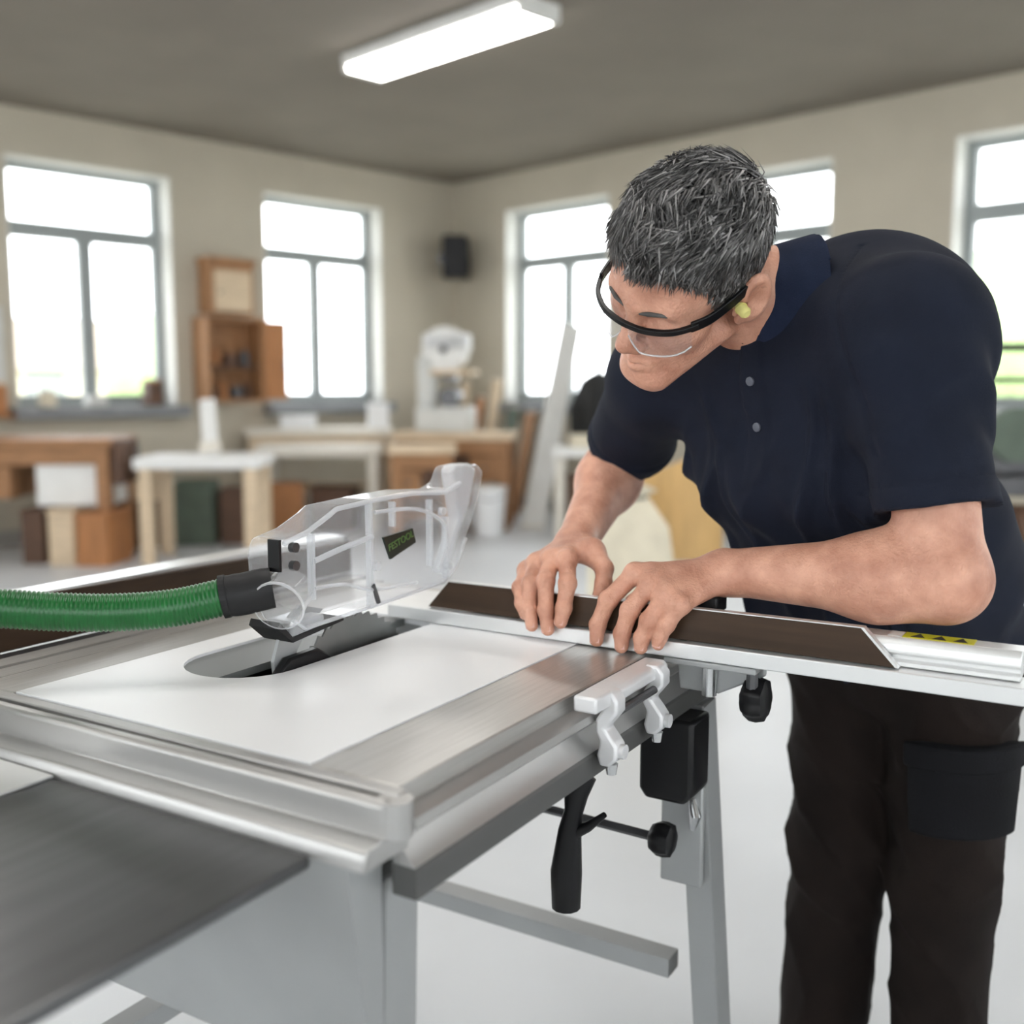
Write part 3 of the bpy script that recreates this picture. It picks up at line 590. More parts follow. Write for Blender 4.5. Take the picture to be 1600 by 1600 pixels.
# ------------------------------------------------------------------ organic modelling: distance fields meshed with surface nets
V3 = lambda *a: np.array(a, float)
def nrm(v): v = np.asarray(v, float); return v/np.linalg.norm(v)
def cone(a, b, ra, rb, k=.01):
    a = np.asarray(a, float); b = np.asarray(b, float); ab = b-a; L2 = ab@ab+1e-12
    def f(p):
        t = np.clip((p-a)@ab/L2, 0, 1); return np.linalg.norm(p-a-t[:,None]*ab, axis=1)-(ra+(rb-ra)*t)
    return (f, (a+b)/2, math.sqrt(L2)/2+max(ra,rb), k, 1)
def ell(c, r, ax=None, k=.01, op=1):
    c = np.asarray(c, float); r = np.asarray(r, float); ax = np.eye(3) if ax is None else np.asarray(ax, float)
    def f(p):
        q = (p-c)@ax.T; k0 = np.linalg.norm(q/r, axis=1); k1 = np.linalg.norm(q/r**2, axis=1)
        return k0*(k0-1)/np.maximum(k1, 1e-6)
    return (f, c, max(r), k, op)
def etube(a, b, lat, r0, r1, k=.03, cap=.6):      # elliptic section, lat is the sideways direction
    a = np.asarray(a, float); b = np.asarray(b, float); ab = b-a; L = np.linalg.norm(ab); d = ab/L
    lt = np.asarray(lat, float); lt = nrm(lt-d*(lt@d)); fw = np.cross(d, lt)
    def f(p):
        q = p-a; s = q@d; t = np.clip(s/L, 0, 1); e = s-t*L
        aa = r0[0]+(r1[0]-r0[0])*t; bb = r0[1]+(r1[1]-r0[1])*t; m = np.minimum(aa, bb)
        g = np.sqrt((q@lt/aa)**2+(q@fw/bb)**2+(e/(m*cap))**2); return (g-1)*m
    return (f, (a+b)/2, L/2+max(*r0,*r1), k, 1)
def half(c, n, k=.004):                            # keeps the side away from n
    c = np.asarray(c, float); n = nrm(n)
    return (lambda p: -(p-c)@n, c, 1e9, k, -1)
def local(prims, C, Rm, s):                        # prims given in a local frame, rows of Rm are its axes
    C = np.asarray(C, float); out = []
    for f, c, r, k, op in prims:
        out.append(((lambda p, f=f: f(((p-C)@Rm.T)/s)*s), C+(np.asarray(c)@Rm)*s, r*s, k*s, op))
    return out
def smin(a, b, k):
    h = np.clip(k-np.abs(a-b), 0, None)/k; return np.minimum(a, b)-h*h*k*.25
def field(prims, p, c=None, rad=None):
    D = np.full(len(p), 1.0)
    for f, cc, r, k, op in prims:
        if c is not None and r < 1e8 and np.linalg.norm(cc-c) > rad+r*1.05+k+.012: continue
        d = f(p)
        if op == 1: D = smin(D, d, k)
        elif op == 2: D = D+d                      # displacement
        else: D = -smin(-D, d, k)                  # op -1: carve where d < 0
    return D
def nets(prims, lo, hi, h, n=20):
    lo = np.asarray(lo, float); hi = np.asarray(hi, float); G = np.ceil((hi-lo)/h/n).astype(int)+1
    bi = np.stack(np.meshgrid(*[np.arange(g) for g in G], indexing='ij'), -1).reshape(-1, 3)
    ctr = lo+(bi*n+n/2)*h; hd = n*h*.87
    keep = np.abs(field(prims, ctr)) < hd*1.6+.03
    N = (G*n+4).astype(np.int64); m = n+3; I = np.arange(-1, n+2); ids=[]; pos=[]; quads=[]
    gx = np.stack(np.meshgrid(I, I, I, indexing='ij'), -1)
    def gid(c): c = c+1; return (c[...,0]*N[1]+c[...,1])*N[2]+c[...,2]
    for b, c in zip(bi[keep], ctr[keep]):
        g = gx+b*n; D = field(prims, (lo+g.reshape(-1,3)*h), c, hd*1.2).reshape(m, m, m)
        ins = D < 0
        if ins.all() or not ins.any(): continue
        mm = m-1; cnt = np.zeros((mm,)*3); sm = np.zeros((mm,)*3+(3,)); Ms=[]
        for ax in range(3):
            s0 = [slice(None)]*3; s1 = [slice(None)]*3; s0[ax] = slice(0, mm); s1[ax] = slice(1, m)
            D0, D1 = D[tuple(s0)], D[tuple(s1)]; X = (D0 < 0) != (D1 < 0); Ms.append((X, D0 < 0))
            t = np.where(X, D0/np.where(X, D0-D1, 1), 0); P = g[tuple(s0)].astype(float).copy(); P[..., ax] += t; P *= X[..., None]
            o = [a for a in range(3) if a != ax]
            for i in (0, 1):
                for j in (0, 1):
                    sl = [slice(0, mm)]*3; sl[o[0]] = slice(i, i+mm); sl[o[1]] = slice(j, j+mm)
                    cnt += X[tuple(sl)]; sm += P[tuple(sl)]
        cell = np.argwhere(cnt > 0); cc = g[tuple(cell.T)]
        ids.append(gid(cc)); pos.append(lo+sm[tuple(cell.T)]/cnt[tuple(cell.T)][:, None]*h)
        for ax in range(3):
            X, neg = Ms[ax]; core = np.zeros_like(X); core[1:n+1, 1:n+1, 1:n+1] = True
            e = np.argwhere(X & core)
            if not len(e): continue
            ng = neg[tuple(e.T)]; base = e-1+b*n; o = [(ax+1)%3, (ax+2)%3]
            def cl(i, j): q = base.copy(); q[:, o[0]] -= i; q[:, o[1]] -= j; return gid(q)
            Q = np.stack([cl(1,1), cl(0,1), cl(0,0), cl(1,0)], 1); Q[~ng] = Q[~ng][:, ::-1]; quads.append(Q)
    ids = np.concatenate(ids); pos = np.concatenate(pos); Q = np.concatenate(quads)
    u, first = np.unique(ids, return_index=True)
    return pos[first], np.searchsorted(u, Q)
def netobj(name, prims, lo, hi, h, m, parent=None, smooth_it=0, base=None):
    P, Q = nets(prims, lo, hi, h)
    for _ in range(smooth_it):
        acc = np.zeros_like(P); c = np.zeros(len(P))
        for i in range(4):
            for j in (i-1, (i+1)%4): np.add.at(acc, Q[:, i], P[Q[:, j]]); np.add.at(c, Q[:, i], 1)
        P = P*.5+acc/np.maximum(c, 1)[:, None]*.5
    if base is not None: P = P-np.asarray(base)
    me = bpy.data.meshes.new(name); me.from_pydata(P.tolist(), [], Q.tolist()); me.materials.append(M[m]); me.update()
    me.polygons.foreach_set('use_smooth', [True]*len(me.polygons))
    o = bpy.data.objects.new(name, me); COL.objects.link(o)
    if parent: o.parent = parent
    return o

# ------------------------------------------------------------------ the man: joints (metres, floor at 0)
Ls, Le, Lw = V3(.492,1.312,1.322), V3(.521,1.252,1.027), V3(.291,1.405,1.008)
Rs, Re, Rw = V3(.228,1.620,1.270), V3(.188,1.850,1.128), V3(.100,1.620,1.016)
pel, waist, chest, upper, neck = V3(.635,1.685,.86), V3(.562,1.615,1.00), V3(.450,1.525,1.180), V3(.405,1.495,1.295), V3(.362,1.455,1.366)
LAT = nrm((Ls-Rs)*V3(1,1,0)); FWD = nrm(V3(LAT[1], -LAT[0], 0)) ; FWD = FWD if FWD[1] < 0 else -FWD
BASE = V3(.62, 1.72, 0)
# head frame (rows: left, forward, up)
cp_, sp_ = math.cos(PITCH), math.sin(PITCH)
def camdir(r, u, t): return nrm(V3(r, sp_*u-cp_*t, cp_*u+sp_*t))      # right, up, towards the viewer
HM = np.array([[.6970,-.5589,-.4493],[-.7130,-.4728,-.5178],[-.0769,-.6812,.7280]]); HL, HF, HU = HM; HS = 1.03
HC = V3(.2255, 1.3905, 1.392)
def h2w(x, y, z): return HC+(HM.T@V3(x, y, z))*HS
head = [
 ell((0,-.004,.050), (.0755,.0975,.083)), ell((0,.040,.042), (.064,.054,.060), k=.03), ell((0,.044,-.022), (.060,.046,.066), k=.03),
 ell((0,.066,-.062), (.034,.030,.036), k=.02), ell((0,.080,-.098), (.021,.017,.017), k=.022),
]
for s in (-1, 1):
    head += [cone((s*.056,-.002,-.050), (s*.020,.074,-.098), .015, .016, .025), ell((s*.046,.056,-.014), (.020,.020,.020), k=.025),
             cone((s*.042,.082,.026), (s*.006,.095,.022), .009, .008, .018), ell((s*.0315,.100,.004), (.017,.014,.0125), k=.014, op=-1),
             ell((s*.0315,.0765,.005), (.0140,.0140,.0120), k=.004), cone((s*.020,.088,-.007),(s*.042,.080,-.006),.005,.005,.010),
             ell((s*.0125,.1035,-.034), (.0085,.0105,.0085), k=.008)]
head += [cone((0,.092,.018), (0,.1165,-.027), .0075, .0115, .010), cone((0,.098,-.036),(0,.108,-.033),.006,.007,.008),
         cone((-.019,.0905,-.0625), (0,.0985,-.0600), .0045, .0060, .007), cone((.019,.0905,-.0625), (0,.0985,-.0600), .0045, .0060, .007),
         cone((-.017,.0895,-.0715), (0,.0965,-.0725), .0050, .0068, .007), cone((.017,.0895,-.0715), (0,.0965,-.0725), .0050, .0068, .007),
         ell((0,.1035,-.0665), (.024,.006,.0014), k=.003, op=-1)]
for s in (-1, 1):
    e0 = nrm((s*.90,.42,.0)); e2 = nrm((0,-.15,1)); e2 = nrm(e2-e0*(e2@e0)); e1 = np.cross(e2, e0); ax = np.stack([e0,e1,e2])
    head += [ell((s*.0880,-.021,.006), (.0095,.0225,.0360), ax, k=.005), ell((s*.077,-.012,-.022), (.006,.010,.012), k=.008),
             ell((s*.0985,-.0165,.010), (.0105,.0150,.0255), ax, k=.003, op=-1), ell((s*.0795,-.005,.0), (.009,.007,.009), k=.004, op=-1),
             cone((s*.0805,.002,.002),(s*.079,.003,-.008),.0042,.004,.004)]
body = local(head, HC, HM, HS)
nk0 = h2w(0,-.034,-.045); body += [cone(nk0, neck, .050, .058, .03), cone(h2w(0,-.055,-.01), neck+V3(.02,.02,.0), .042, .056, .03)]
def arm(s, e, w, fore, r):
    d = nrm(w-e); m1 = e+(w-e)*.28
    return [cone(s, e, r[0], r[1], .03), ell(e, (r[1]*.98,)*3, k=.02), cone(e, m1, r[1]*.94, r[2], .03), cone(m1, w, r[2], r[3], .04)]
body += arm(Ls, Le, Lw, None, (.060,.047,.050,.0305)); body += arm(Rs, Re, Rw, None, (.058,.046,.048,.0300))
body += [etube(pel, waist, LAT, (.15,.11), (.145,.11)), etube(waist, chest, LAT, (.145,.11), (.155,.115)), etube(chest, upper, LAT, (.155,.115), (.15,.09)), cone(upper, neck, .08, .062, .05), cone(Ls, upper, .06, .08, .05), cone(Rs, upper, .058, .08, .05)]
HANDS = {
 'L': dict(w=Lw, back=V3(-.25,-.75,.6), f=[[(0.1674,1.4178,1.0038),(0.1306,1.4120,0.9678),(0.1173,1.4153,0.9332),(0.1153,1.4096,0.9132)],
   [(0.1874,1.3964,0.9938),(0.1580,1.3908,0.9582),(0.1484,1.3931,0.9261),(0.1472,1.3880,0.9097)],
   [(0.2049,1.3741,0.9842),(0.1818,1.3741,0.9480),(0.1730,1.3759,0.9241),(0.1711,1.3724,0.9119)],
   [(0.2211,1.3574,0.9740),(0.2037,1.3609,0.9458),(0.1951,1.3637,0.9288),(0.1925,1.3618,0.9189)]], t=[(.262,1.432,.998),(.225,1.472,.985),(.196,1.486,.966),(.170,1.484,.952)], r=(.0124,.0124,.0119,.0106)),
 'R': dict(w=Rw, back=V3(-.35,-.45,.82), f=[[(0.0789,1.4946,1.0086),(0.0778,1.4520,0.9832),(0.0722,1.4437,0.9503),(0.0676,1.4395,0.9313)],
   [(0.0566,1.5127,1.0056),(0.0479,1.4700,0.9834),(0.0477,1.4573,0.9447),(0.0502,1.4488,0.9191)],
   [(0.0366,1.5294,0.9989),(0.0265,1.4841,0.9770),(0.0254,1.4719,0.9443),(0.0281,1.4633,0.9212)],
   [(0.0219,1.5465,0.9845),(0.0111,1.5004,0.9683),(0.0137,1.4837,0.9492),(0.0182,1.4763,0.9341)]], t=[(0.1173,1.5298,1.0160),(0.1325,1.4973,0.9970),(0.1294,1.4699,0.9797),(0.1205,1.4578,0.9601)], r=(.0122,.0124,.0118,.0104)),
}
nails = []
for k, hd in HANDS.items():
    w = hd['w']; bk = nrm(hd['back']); F = [[V3(*q) for q in f] for f in hd['f']]; mc = [f[0] for f in F]
    lat = nrm(mc[0]-mc[3])
    pc = sum(mc)/4
    pm = pc+(sum(f[1] for f in F)/4-pc)*.22
    body += [etube(w+(pc-w)*.05, pc-(pc-w)*.08, lat, (.030,.022), (.040,.016), .02, 1.), etube(pc-(pc-w)*.1, pm, lat, (.039,.0145), (.037,.0095), .01, .8)]
    for i, f in enumerate(F):
        r = hd['r'][i]; body += [cone(w+(f[0]-w)*.25, f[0], .013, r*1.02, .012), ell(f[0]+bk*.0015, (r*1.16,)*3, k=.008)]
        body += [cone(f[0], f[1], r*1.05, r*.99, .005), ell(f[1]+bk*.001, (r*1.07,)*3, k=.004), cone(f[1], f[2], r*.97, r*.90, .004), ell(f[2], (r*.95,)*3, k=.003), cone(f[2], f[3], r*.90, r*.78, .004)]
        nails.append((f[2], f[3], r, nrm(w-f[1]), k))
    tq = [V3(*q) for q in hd['t']]; tr = .0125
    body += [cone(w+(tq[0]-w)*.2, tq[0], .017, .017, .02), cone(tq[0], tq[1], .0175, .0135, .014), cone(tq[1], tq[2], .0128, .0118, .006), cone(tq[2], tq[3], .0120, .0092, .006)]
allp = np.array([pel, waist, Ls, Le, Lw, Rs, Re, Rw, HC, neck]+[V3(*q) for hd in HANDS.values() for f in hd['f'] for q in f])
person = netobj('person', body, allp.min(0)-.17, allp.max(0)+.20, .0024, 'skin', base=BASE)
person.location = BASE
finish(person, 'man in navy polo shirt and safety glasses bending over the saw fence', 'person')
def child(o): o.parent = person; return o

# shirt
SH = [etube(pel+V3(-.005,-.005,.0), waist, LAT, (.200,.162), (.198,.178), .06), etube(waist, chest, LAT, (.198,.178), (.195,.158), .07), etube(chest, upper, LAT, (.195,.158), (.150,.104), .07),
      ell(np.array(at(1345,500,1.53)), (.175,.120,.112), np.stack([LAT, FWD, V3(0,0,1)]), k=.08), cone(upper+V3(.02,.01,.02), neck+V3(.004,.004,-.002), .085, .068, .05),
      cone(upper+V3(.0,.0,-.01), Ls, .082, .080, .06), cone(np.array(at(1360,495,1.49)), Ls+V3(-.010,.02,-.004), .084, .072, .09), cone(upper+V3(0,0,-.01), Rs, .085, .078, .06)]
LH = Le+(Ls-Le)*.29; RH = Re+(Rs-Re)*.26
ldir = nrm(Le-Ls); rdir = nrm(Re-Rs)
def sleeve(a, hem, d, r0, r1, rin, k):              # short sleeve: cut square at the hem and hollow inside
    base = etube(a, hem+d*.03, FWD, r0, r1, k, 1.); hem = np.asarray(hem)
    def f(p):
        q = p-hem; s = q@d; rr = np.linalg.norm(q-s[:,None]*d, axis=1)
        return np.maximum(np.maximum(base[0](p), s), -np.maximum(rr-rin, -s-.035))
    return (f, base[1], base[2], k, 1)
SH += [sleeve(Ls+V3(0,0,-.005), LH, ldir, (.082,.078), (.075,.068), .053, .045), sleeve(Rs, RH, rdir, (.078,.074), (.072,.066), .051, .03)]
SH += [half(pel+V3(0,0,-.012), (0,0,-1))]
TAX = nrm(upper-pel); TF = nrm(FWD-TAX*(FWD@TAX)); TL = np.cross(TAX, TF); TL = TL if TL@LAT > 0 else -TL
def folds(p):
    q = p-chest; x = q@TL; y = q@TF; z = q@TAX
    d = np.zeros(len(p)); front = np.clip(y/.08, 0, 1)
    rl = p-Ls; sl = rl@ldir; nsl = np.exp(-(np.linalg.norm(rl-np.clip(sl,0,.24)[:,None]*ldir, axis=1)/.105)**6)
    rl = p-Rs; sl = rl@rdir; nsl = np.maximum(nsl, np.exp(-(np.linalg.norm(rl-np.clip(sl,0,.24)[:,None]*rdir, axis=1)/.10)**6)); front = front*(1-nsl)
    # drapes falling from the chest
    ridge = lambda t: (1-np.abs(np.sin(t)))**2.2
    low = np.clip((.13-z)/.10, 0, 1)
    d -= front*low*.0130*ridge(x*21+z*3.0+.7*np.sin(z*9)+.5)*(.55+.45*np.sin(z*13+x*9))
    d -= front*low*.0080*ridge(x*37-z*9+1.1*np.sin(z*14+2))
    d += front*low*.0045*np.sin(x*58+z*9+2.2*np.sin(z*11+x*6))
    for xo, sl_, w_, am in ((.062,.10,.007,.0085),(.105,-.05,.008,.0080),(-.060,-.22,.008,.0080),(-.105,.10,.009,.0070)):
        d -= front*np.exp(-((x-xo-sl_*z-.006*np.sin(z*18))/w_)**2)*am*np.clip((.17-z)/.08, 0, 1)
    d += (1-front)*.0065*np.sin(z*46+x*24+2*np.sin(x*13))*np.clip((.05-z)/.1, 0, 1)
    # shoulder pull lines towards the near sleeve
    r = p-Ls; s = r@ldir; a = r@FWD; b = r@LAT; near = np.exp(-(np.linalg.norm(r-np.clip(s,0,.24)[:,None]*ldir, axis=1)/.12)**4)
    hm_ = np.clip(((LH-p)@ldir-.028)/.05, 0, 1)
    d -= hm_*near*.0060*ridge(s*27-a*16+b*10+1.2*np.sin(a*24))*np.clip(s/.06+.2, 0, 1)
    d += hm_*near*.0050*np.sin(s*64+a*38-b*20+1.5*np.sin(a*30+1))*np.clip(s/.06+.4, 0, 1)
    # hem stitching step of both sleeves
    for c, dd in ((LH, ldir), (RH, rdir)):
        t = -((p-c)@dd); m = np.linalg.norm(p-c, axis=1) < .10; d -= m*((t < .028)&(t > -.01))*.0016
        d += m*np.exp(-((t-.030)/.0022)**2)*.0016
    # armhole seam of the near sleeve
    sm = (p-Ls)@nrm(ldir*.35-LAT*1.0+FWD*.1)-.052
    d += np.exp(-(sm/.003)**2)*.0028*(np.linalg.norm(p-Ls, axis=1) < .17)
    # button placket
    pl = (np.abs(x+.004) < .0175)&(y > .03)&(z > .045)
    d -= pl*.0030
    return d
SH.append((folds, V3(0,0,0), 1e9, 0, 2))
allp = np.array([pel, waist, Ls, LH, Rs, RH, neck])
shirt = netobj('polo_shirt', SH, allp.min(0)-.24, allp.max(0)+.22, .0040, 'shirt', person, 1, base=BASE)
# collar: open ring folded down around the neck
nax = nrm(h2w(0,-.045,-.045)-neck); c0 = neck-nax*.026
CO = []
def collar_ring(p):
    q = p-c0; s = q@nax; rad = q-s[:,None]*nax; rr = np.linalg.norm(rad, axis=1)
    R = .0965-.47*np.clip(s,-.03,.07); sh = np.abs(rr-R)-.0035
    fw_ = V3(-.25,-.22,-1.); fr = nrm(fw_-nax*(fw_@nax)); lf = nrm(np.cross(nax, fr)); ang = np.arctan2(rad@lf, rad@fr)
    drop = -.002-.022*np.exp(-(ang/.9)**2)
    d = np.maximum(np.maximum(sh, s-.064), drop-s); return np.maximum(d, (.30-np.abs(ang))*rr*.8)
CO.append((collar_ring, c0, .14, .004, 1))
collar = netobj('collar', CO, c0-.13, c0+.13, .0025, 'collar', person, 2, base=BASE)
# buttons sit on the placket
def surf(o, origin, direction):
    ok, loc, nor, _ = o.ray_cast(Vector(origin-BASE), Vector(direction)); return (np.array(loc)+BASE, np.array(nor)) if ok else None
for z in (.165, .105):
    hit = surf(shirt, chest+TAX*z-TL*.004+TF*.4, -TF)
    if hit:
        c, n = hit; mbt = MB().tube([Vector(c-BASE-n*.001), Vector(c-BASE+n*.0022), Vector(c-BASE+n*.003)], [.0062,.0062,.0045], 16)
        b = obj('button', mbt, 'button', person, smooth=True)
# trousers: pelvis, two legs, cargo pocket
hipL, hipR = pel+LAT*.088+V3(0,0,-.07), pel-LAT*.088+V3(0,0,-.07)
kL, kR = V3(.688,1.605,.47), V3(.562,1.725,.47); aL, aR = V3(.712,1.640,.09), V3(.560,1.79,.09)
TR = [etube(pel+V3(0,0,-.06), pel+V3(0,0,.045), LAT, (.178,.128), (.168,.122), .05)]
for h_, k_, a_ in ((hipL, kL, aL), (hipR, kR, aR)):
    TR += [etube(h_, k_, LAT, (.102,.110), (.080,.082), .035, 1.), etube(k_, a_, LAT, (.080,.082), (.074,.084), .035, 1.)]
def tfold(p):
    z = p[:,2]; a = p@LAT; b = p@FWD
    rg = lambda t: (1-np.abs(np.sin(t)))**2
    return .004-.0075*rg(z*13+a*21+1.9*np.sin(z*7+b*11))-.0045*rg(z*23-b*31+1.8*np.sin(a*17+z*5))
TR += [(tfold, V3(0,0,0), 1e9, 0, 2), half((0,0,.055), (0,0,-1))]
trousers = netobj('trousers', TR, np.minimum(aL,aR)-V3(.2,.25,.1), V3(*pel)+V3(.28,.28,.14), .0055, 'trouser', person, 1, base=BASE)
def patch(name, prims, lo, hi, m, h=.004): return netobj(name, prims, lo, hi, h, m, person, 1, base=BASE)
pc = hipL+(kL-hipL)*.42
out = nrm(LAT*.75+FWD*.65)
def slab(z0, z1, grow, thr): return [etube(pc+V3(0,0,.12), pc+V3(0,0,-.12), LAT, (.107+grow,.115+grow), (.098+grow,.104+grow), .01, 1.), half(pc+V3(0,0,z1), (0,0,1)), half(pc+V3(0,0,z0), (0,0,-1)), ((lambda p: (p-pc)@out-thr), pc, 1e9, .01, -1)]
patch('cargo_pocket', slab(-.075, .055, .006, .066), pc-.18, pc+.18, 'pocket')
patch('pocket_flap', slab(.030, .070, .0095, .064), pc-.18, pc+.18, 'pocket')
for a_, nm in ((aL, 'shoe'), (aR, 'shoe')):
    SHO = [etube(V3(a_[0],a_[1],.05)-FWD*.06, V3(a_[0],a_[1],.045)+FWD*.15, LAT, (.040,.042), (.046,.036), .03, 1.), cone(V3(a_[0],a_[1],.06), V3(a_[0],a_[1],.13), .046, .05, .04), half((0,0,.004), (0,0,-1))]
    netobj(nm, SHO, V3(a_[0],a_[1],0)-.26, V3(a_[0],a_[1],.1)+.26, .006, 'shoe', person, 1, base=BASE)

# hair: dark cap plus tufts, short and grey, combed forward
def zmin(y, x):
    return np.interp(y, [-.11,-.06,-.040,-.034,.004,.010,.030,.038,.060,.080,.11], [-.055,-.058,-.045,.030,.030,-.008,-.002,.036,.064,.078,.080])
HC0, HR = V3(0,-.008,.052), V3(.0815,.1050,.0885)
n = 15000; u = np.random.normal(size=(n*3,3)); u /= np.linalg.norm(u, axis=1)[:,None]
pt_ = HC0+u*HR; ok = (pt_[:,2] > zmin(pt_[:,1], pt_[:,0])+.004*np.random.normal(size=len(pt_)))
pt_ = pt_[ok][:n]; nn = (pt_-HC0)/HR**2; nn /= np.linalg.norm(nn, axis=1)[:,None]
top = np.clip((pt_[:,2]-.06)/.05, 0, 1)[:,None]
flow = top*V3(.15,1,.0)+(1-top)*V3(0,.25,-1)
ph = np.sin(pt_[:,0]*70+pt_[:,1]*40)+np.sin(pt_[:,1]*90-pt_[:,2]*60); flow = flow+np.stack([.45*ph, .2*np.cos(pt_[:,0]*90), .2*ph], 1)+np.random.normal(size=pt_.shape)*.28
flow -= nn*np.sum(flow*nn, 1)[:,None]; flow /= np.linalg.norm(flow, axis=1)[:,None]
Ln = (.018+.021*top[:,0])*(.65+.6*np.random.rand(len(pt_))); lift = (.28+.42*top[:,0]+.25*np.random.rand(len(pt_)))[:,None]
wd = .0011+.0013*np.random.rand(len(pt_)); side = np.cross(nn, flow)
b0 = pt_-nn*.002; b1 = b0+(flow*.62+nn*lift*.75)*Ln[:,None]*.62; b2 = b0+(flow*1.0+nn*lift*.42)*Ln[:,None]
VS = np.zeros((len(pt_), 7, 3))
for j in range(3):
    a = 2*math.pi*j/3; o_ = (side*math.cos(a)+nn*math.sin(a)*.7)
    VS[:, j] = b0+o_*wd[:,None]; VS[:, 3+j] = b1+o_*wd[:,None]*.9
VS[:, 6] = b2
VW = HC+(VS.reshape(-1,3)@HM)*HS-BASE
F4 = np.array([(0,1,4,3),(1,2,5,4),(2,0,3,5)]); F3 = np.array([(3,4,6),(4,5,6),(5,3,6)]); off = (np.arange(len(pt_))*7)[:,None,None]
faces = (F4[None]+off).reshape(-1,4).tolist()+(F3[None]+off).reshape(-1,3).tolist()
me = bpy.data.meshes.new('hair'); me.from_pydata(VW.tolist(), [], faces)
ca_ = me.color_attributes.new('shade', 'FLOAT_COLOR', 'POINT')
clump = np.sin(pt_[:,0]*110+3*np.sin(pt_[:,1]*60))*np.sin(pt_[:,1]*85+2*np.sin(pt_[:,2]*70))
g = np.clip(.055+.085*clump+.34*np.random.rand(len(pt_))**3.2+.05*(1-top[:,0]), .012, .6)
colr = np.repeat(np.stack([g*1.02, g*.98, g*.96, np.ones_like(g)], 1), 7, 0).astype(np.float32); ca_.data.foreach_set('color', colr.ravel())
hm = M['hair'].copy(); hm.name = 'grey_hair_tufts'; nt = hm.node_tree; an = nt.nodes.new('ShaderNodeVertexColor'); an.layer_name = 'shade'
bs = nt.nodes['Principled BSDF']
for l in list(bs.inputs['Base Color'].links): nt.links.remove(l)
nt.links.new(an.outputs[0], bs.inputs['Base Color']); bs.inputs['Roughness'].default_value = .45
me.materials.append(hm); me.update(); me.polygons.foreach_set('use_smooth', [True]*len(me.polygons))
ho = bpy.data.objects.new('hair', me); COL.objects.link(ho); ho.parent = person; ho['kind'] = 'stuff'
CAP = local([ell(HC0, HR+.001)], HC, HM, HS)
def below(p): q = ((p-HC)@HM.T)/HS; return -(zmin(q[:,1], q[:,0])-.002-q[:,2])*HS
CAP.append((below, HC, 1e9, .004, -1)); CAP.append((lambda p: ell(HC0, HR-.005)[0](((p-HC)@HM.T)/HS)*HS, HC, 1e9, .001, -1))
netobj('scalp_hair', CAP, HC-.17, HC+.17, .003, 'hair', person, 1, base=BASE)
# eyebrows
for s in (-1,1):
    obj('eyebrow', MB().tube([Vector(h2w(s*x,y,z)-BASE) for x,y,z in ((.012,.1035,.020),(.026,.1030,.0255),(.040,.0960,.0265),(.050,.0860,.022))], [.0018,.0030,.0026,.0012], 8), 'hair', person, smooth=True)
# finger nails
for a, b, r, dirw, k in nails:
    ax = nrm(b-a); upv = nrm(-np.array([math.sin(math.radians(31.1)), math.cos(math.radians(31.1)), 0])*1.0+V3(0,0,.25)); upv = nrm(upv-ax*(upv@ax)); sd = np.cross(ax, upv)
    c = b+upv*r*.72-ax*.001; mbn = MB(); vs=[]
    for i in range(5):
        for j in range(5):
            x = (j/4-.5)*2; y = (i/4-.5)*2; vs.append(c+sd*x*r*.58+ax*y*.0055+upv*(-.0022*x*x-.0006*y*y))
    vs += [v-upv*.0012 for v in vs[:25]]
    fs = [(i*5+j,i*5+j+1,(i+1)*5+j+1,(i+1)*5+j) for i in range(4) for j in range(4)]
    obj('finger_nail', mbn.add([Vector(v-BASE) for v in vs], fs), 'nail', person, smooth=True)

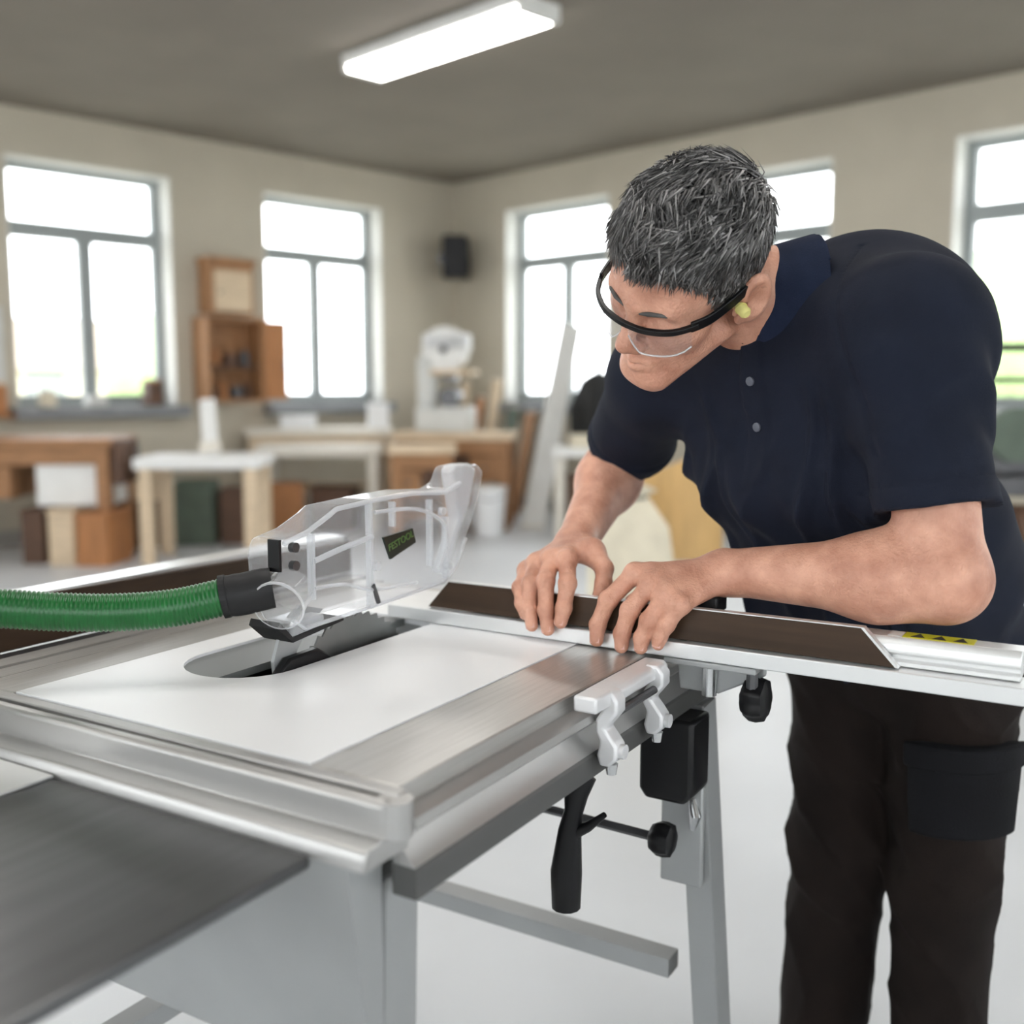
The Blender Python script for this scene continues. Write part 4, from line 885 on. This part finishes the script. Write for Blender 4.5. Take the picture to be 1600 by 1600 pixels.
# safety glasses worn by the man
SG = thing('safety_glasses', 'black rimmed clear safety glasses on the man', 'glasses', tuple(HC))
def hl(x, y, z): return Vector(HM.T@V3(x, y, z))*HS
browp = [(-.083,.0,.018),(-.082,.040,.017),(-.076,.072,.016),(-.060,.098,.013),(-.035,.115,.012),(-.010,.121,.012),(.010,.121,.012),(.035,.115,.012),(.060,.098,.013),(.076,.072,.016),(.082,.040,.017),(.083,.0,.018)]
fr = spline([hl(*q) for q in browp[2:-2]], 6)
def strap_mesh(path, w, t, up):
    mb = MB(); n_ = len(path); vs = []
    for i in range(n_):
        tg = (path[min(i+1,n_-1)]-path[max(i-1,0)]).normalized(); s = tg.cross(up).normalized()
        ww = w[i] if isinstance(w, list) else w
        for a, b in ((-1,-1),(1,-1),(1,1),(-1,1)): vs.append(path[i]+s*a*t/2+up*b*ww/2)
    fs = [(i*4+j, i*4+(j+1)%4, i*4+4+(j+1)%4, i*4+4+j) for i in range(n_-1) for j in range(4)]+[(3,2,1,0), tuple((n_-1)*4+j for j in range(4))]
    return mb.add(vs, fs)
upv = Vector(HU)
obj('brow_bar', strap_mesh(fr, .0075, .006, upv), 'black', SG, bevel=.001)
for s in (-1, 1):
    tp_ = spline([hl(s*x,y,z) for x,y,z in ((.072,.080,.016),(.080,.055,.017),(.083,.020,.020),(.084,-.012,.024),(.083,-.030,.018),(.079,-.045,.002))], 5)
    k_ = len(tp_); obj('temple', strap_mesh(tp_, [.015 if i < k_*.55 else .009 for i in range(k_)], .0042, upv), 'black', SG, bevel=.001)
    ln = MB(); vs = []; nx_, nz_ = 12, 8
    for i in range(nz_+1):
        for j in range(nx_+1):
            q = j/nx_; zz = i/nz_
            x = .006+.066*q; y = .120-.040*q**2-.004*zz; hgt = .040*(1-.35*(2*q-1)**4)*(1-.45*max(0,.25-q)*4*.6)
            vs.append(hl(s*x, y, .010-zz*hgt))
    m_ = len(vs); vs += [v-Vector(HF)*.0018 for v in vs]
    fs = [(i*(nx_+1)+j, i*(nx_+1)+j+1, (i+1)*(nx_+1)+j+1, (i+1)*(nx_+1)+j) for i in range(nz_) for j in range(nx_)]
    fs += [tuple(a+m_ for a in reversed(f)) for f in fs]
    obj('lens', ln.add(vs, fs), 'lens', SG, smooth=True)
    rim = [vs[nz_*(nx_+1)+j] for j in range(nx_+1)]; obj('lens_edge', MB().tube(rim, .0012, 6), 'clear_e', SG, smooth=True)
ep = thing('ear_plug', 'yellow foam ear plug in the visible ear', 'ear plug', tuple(HC))
obj('foam', MB().tube([hl(.070,-.004,.001), hl(.084,.000,.001), hl(.094,.003,.001), hl(.097,.004,.001)], [.006,.0072,.0078,.005], 14), 'plug', ep, smooth=True)
obj('flange', MB().tube([hl(.0835,-.001,.001), hl(.0855,0,.001)], .0084, 14), 'plug', ep, smooth=True)
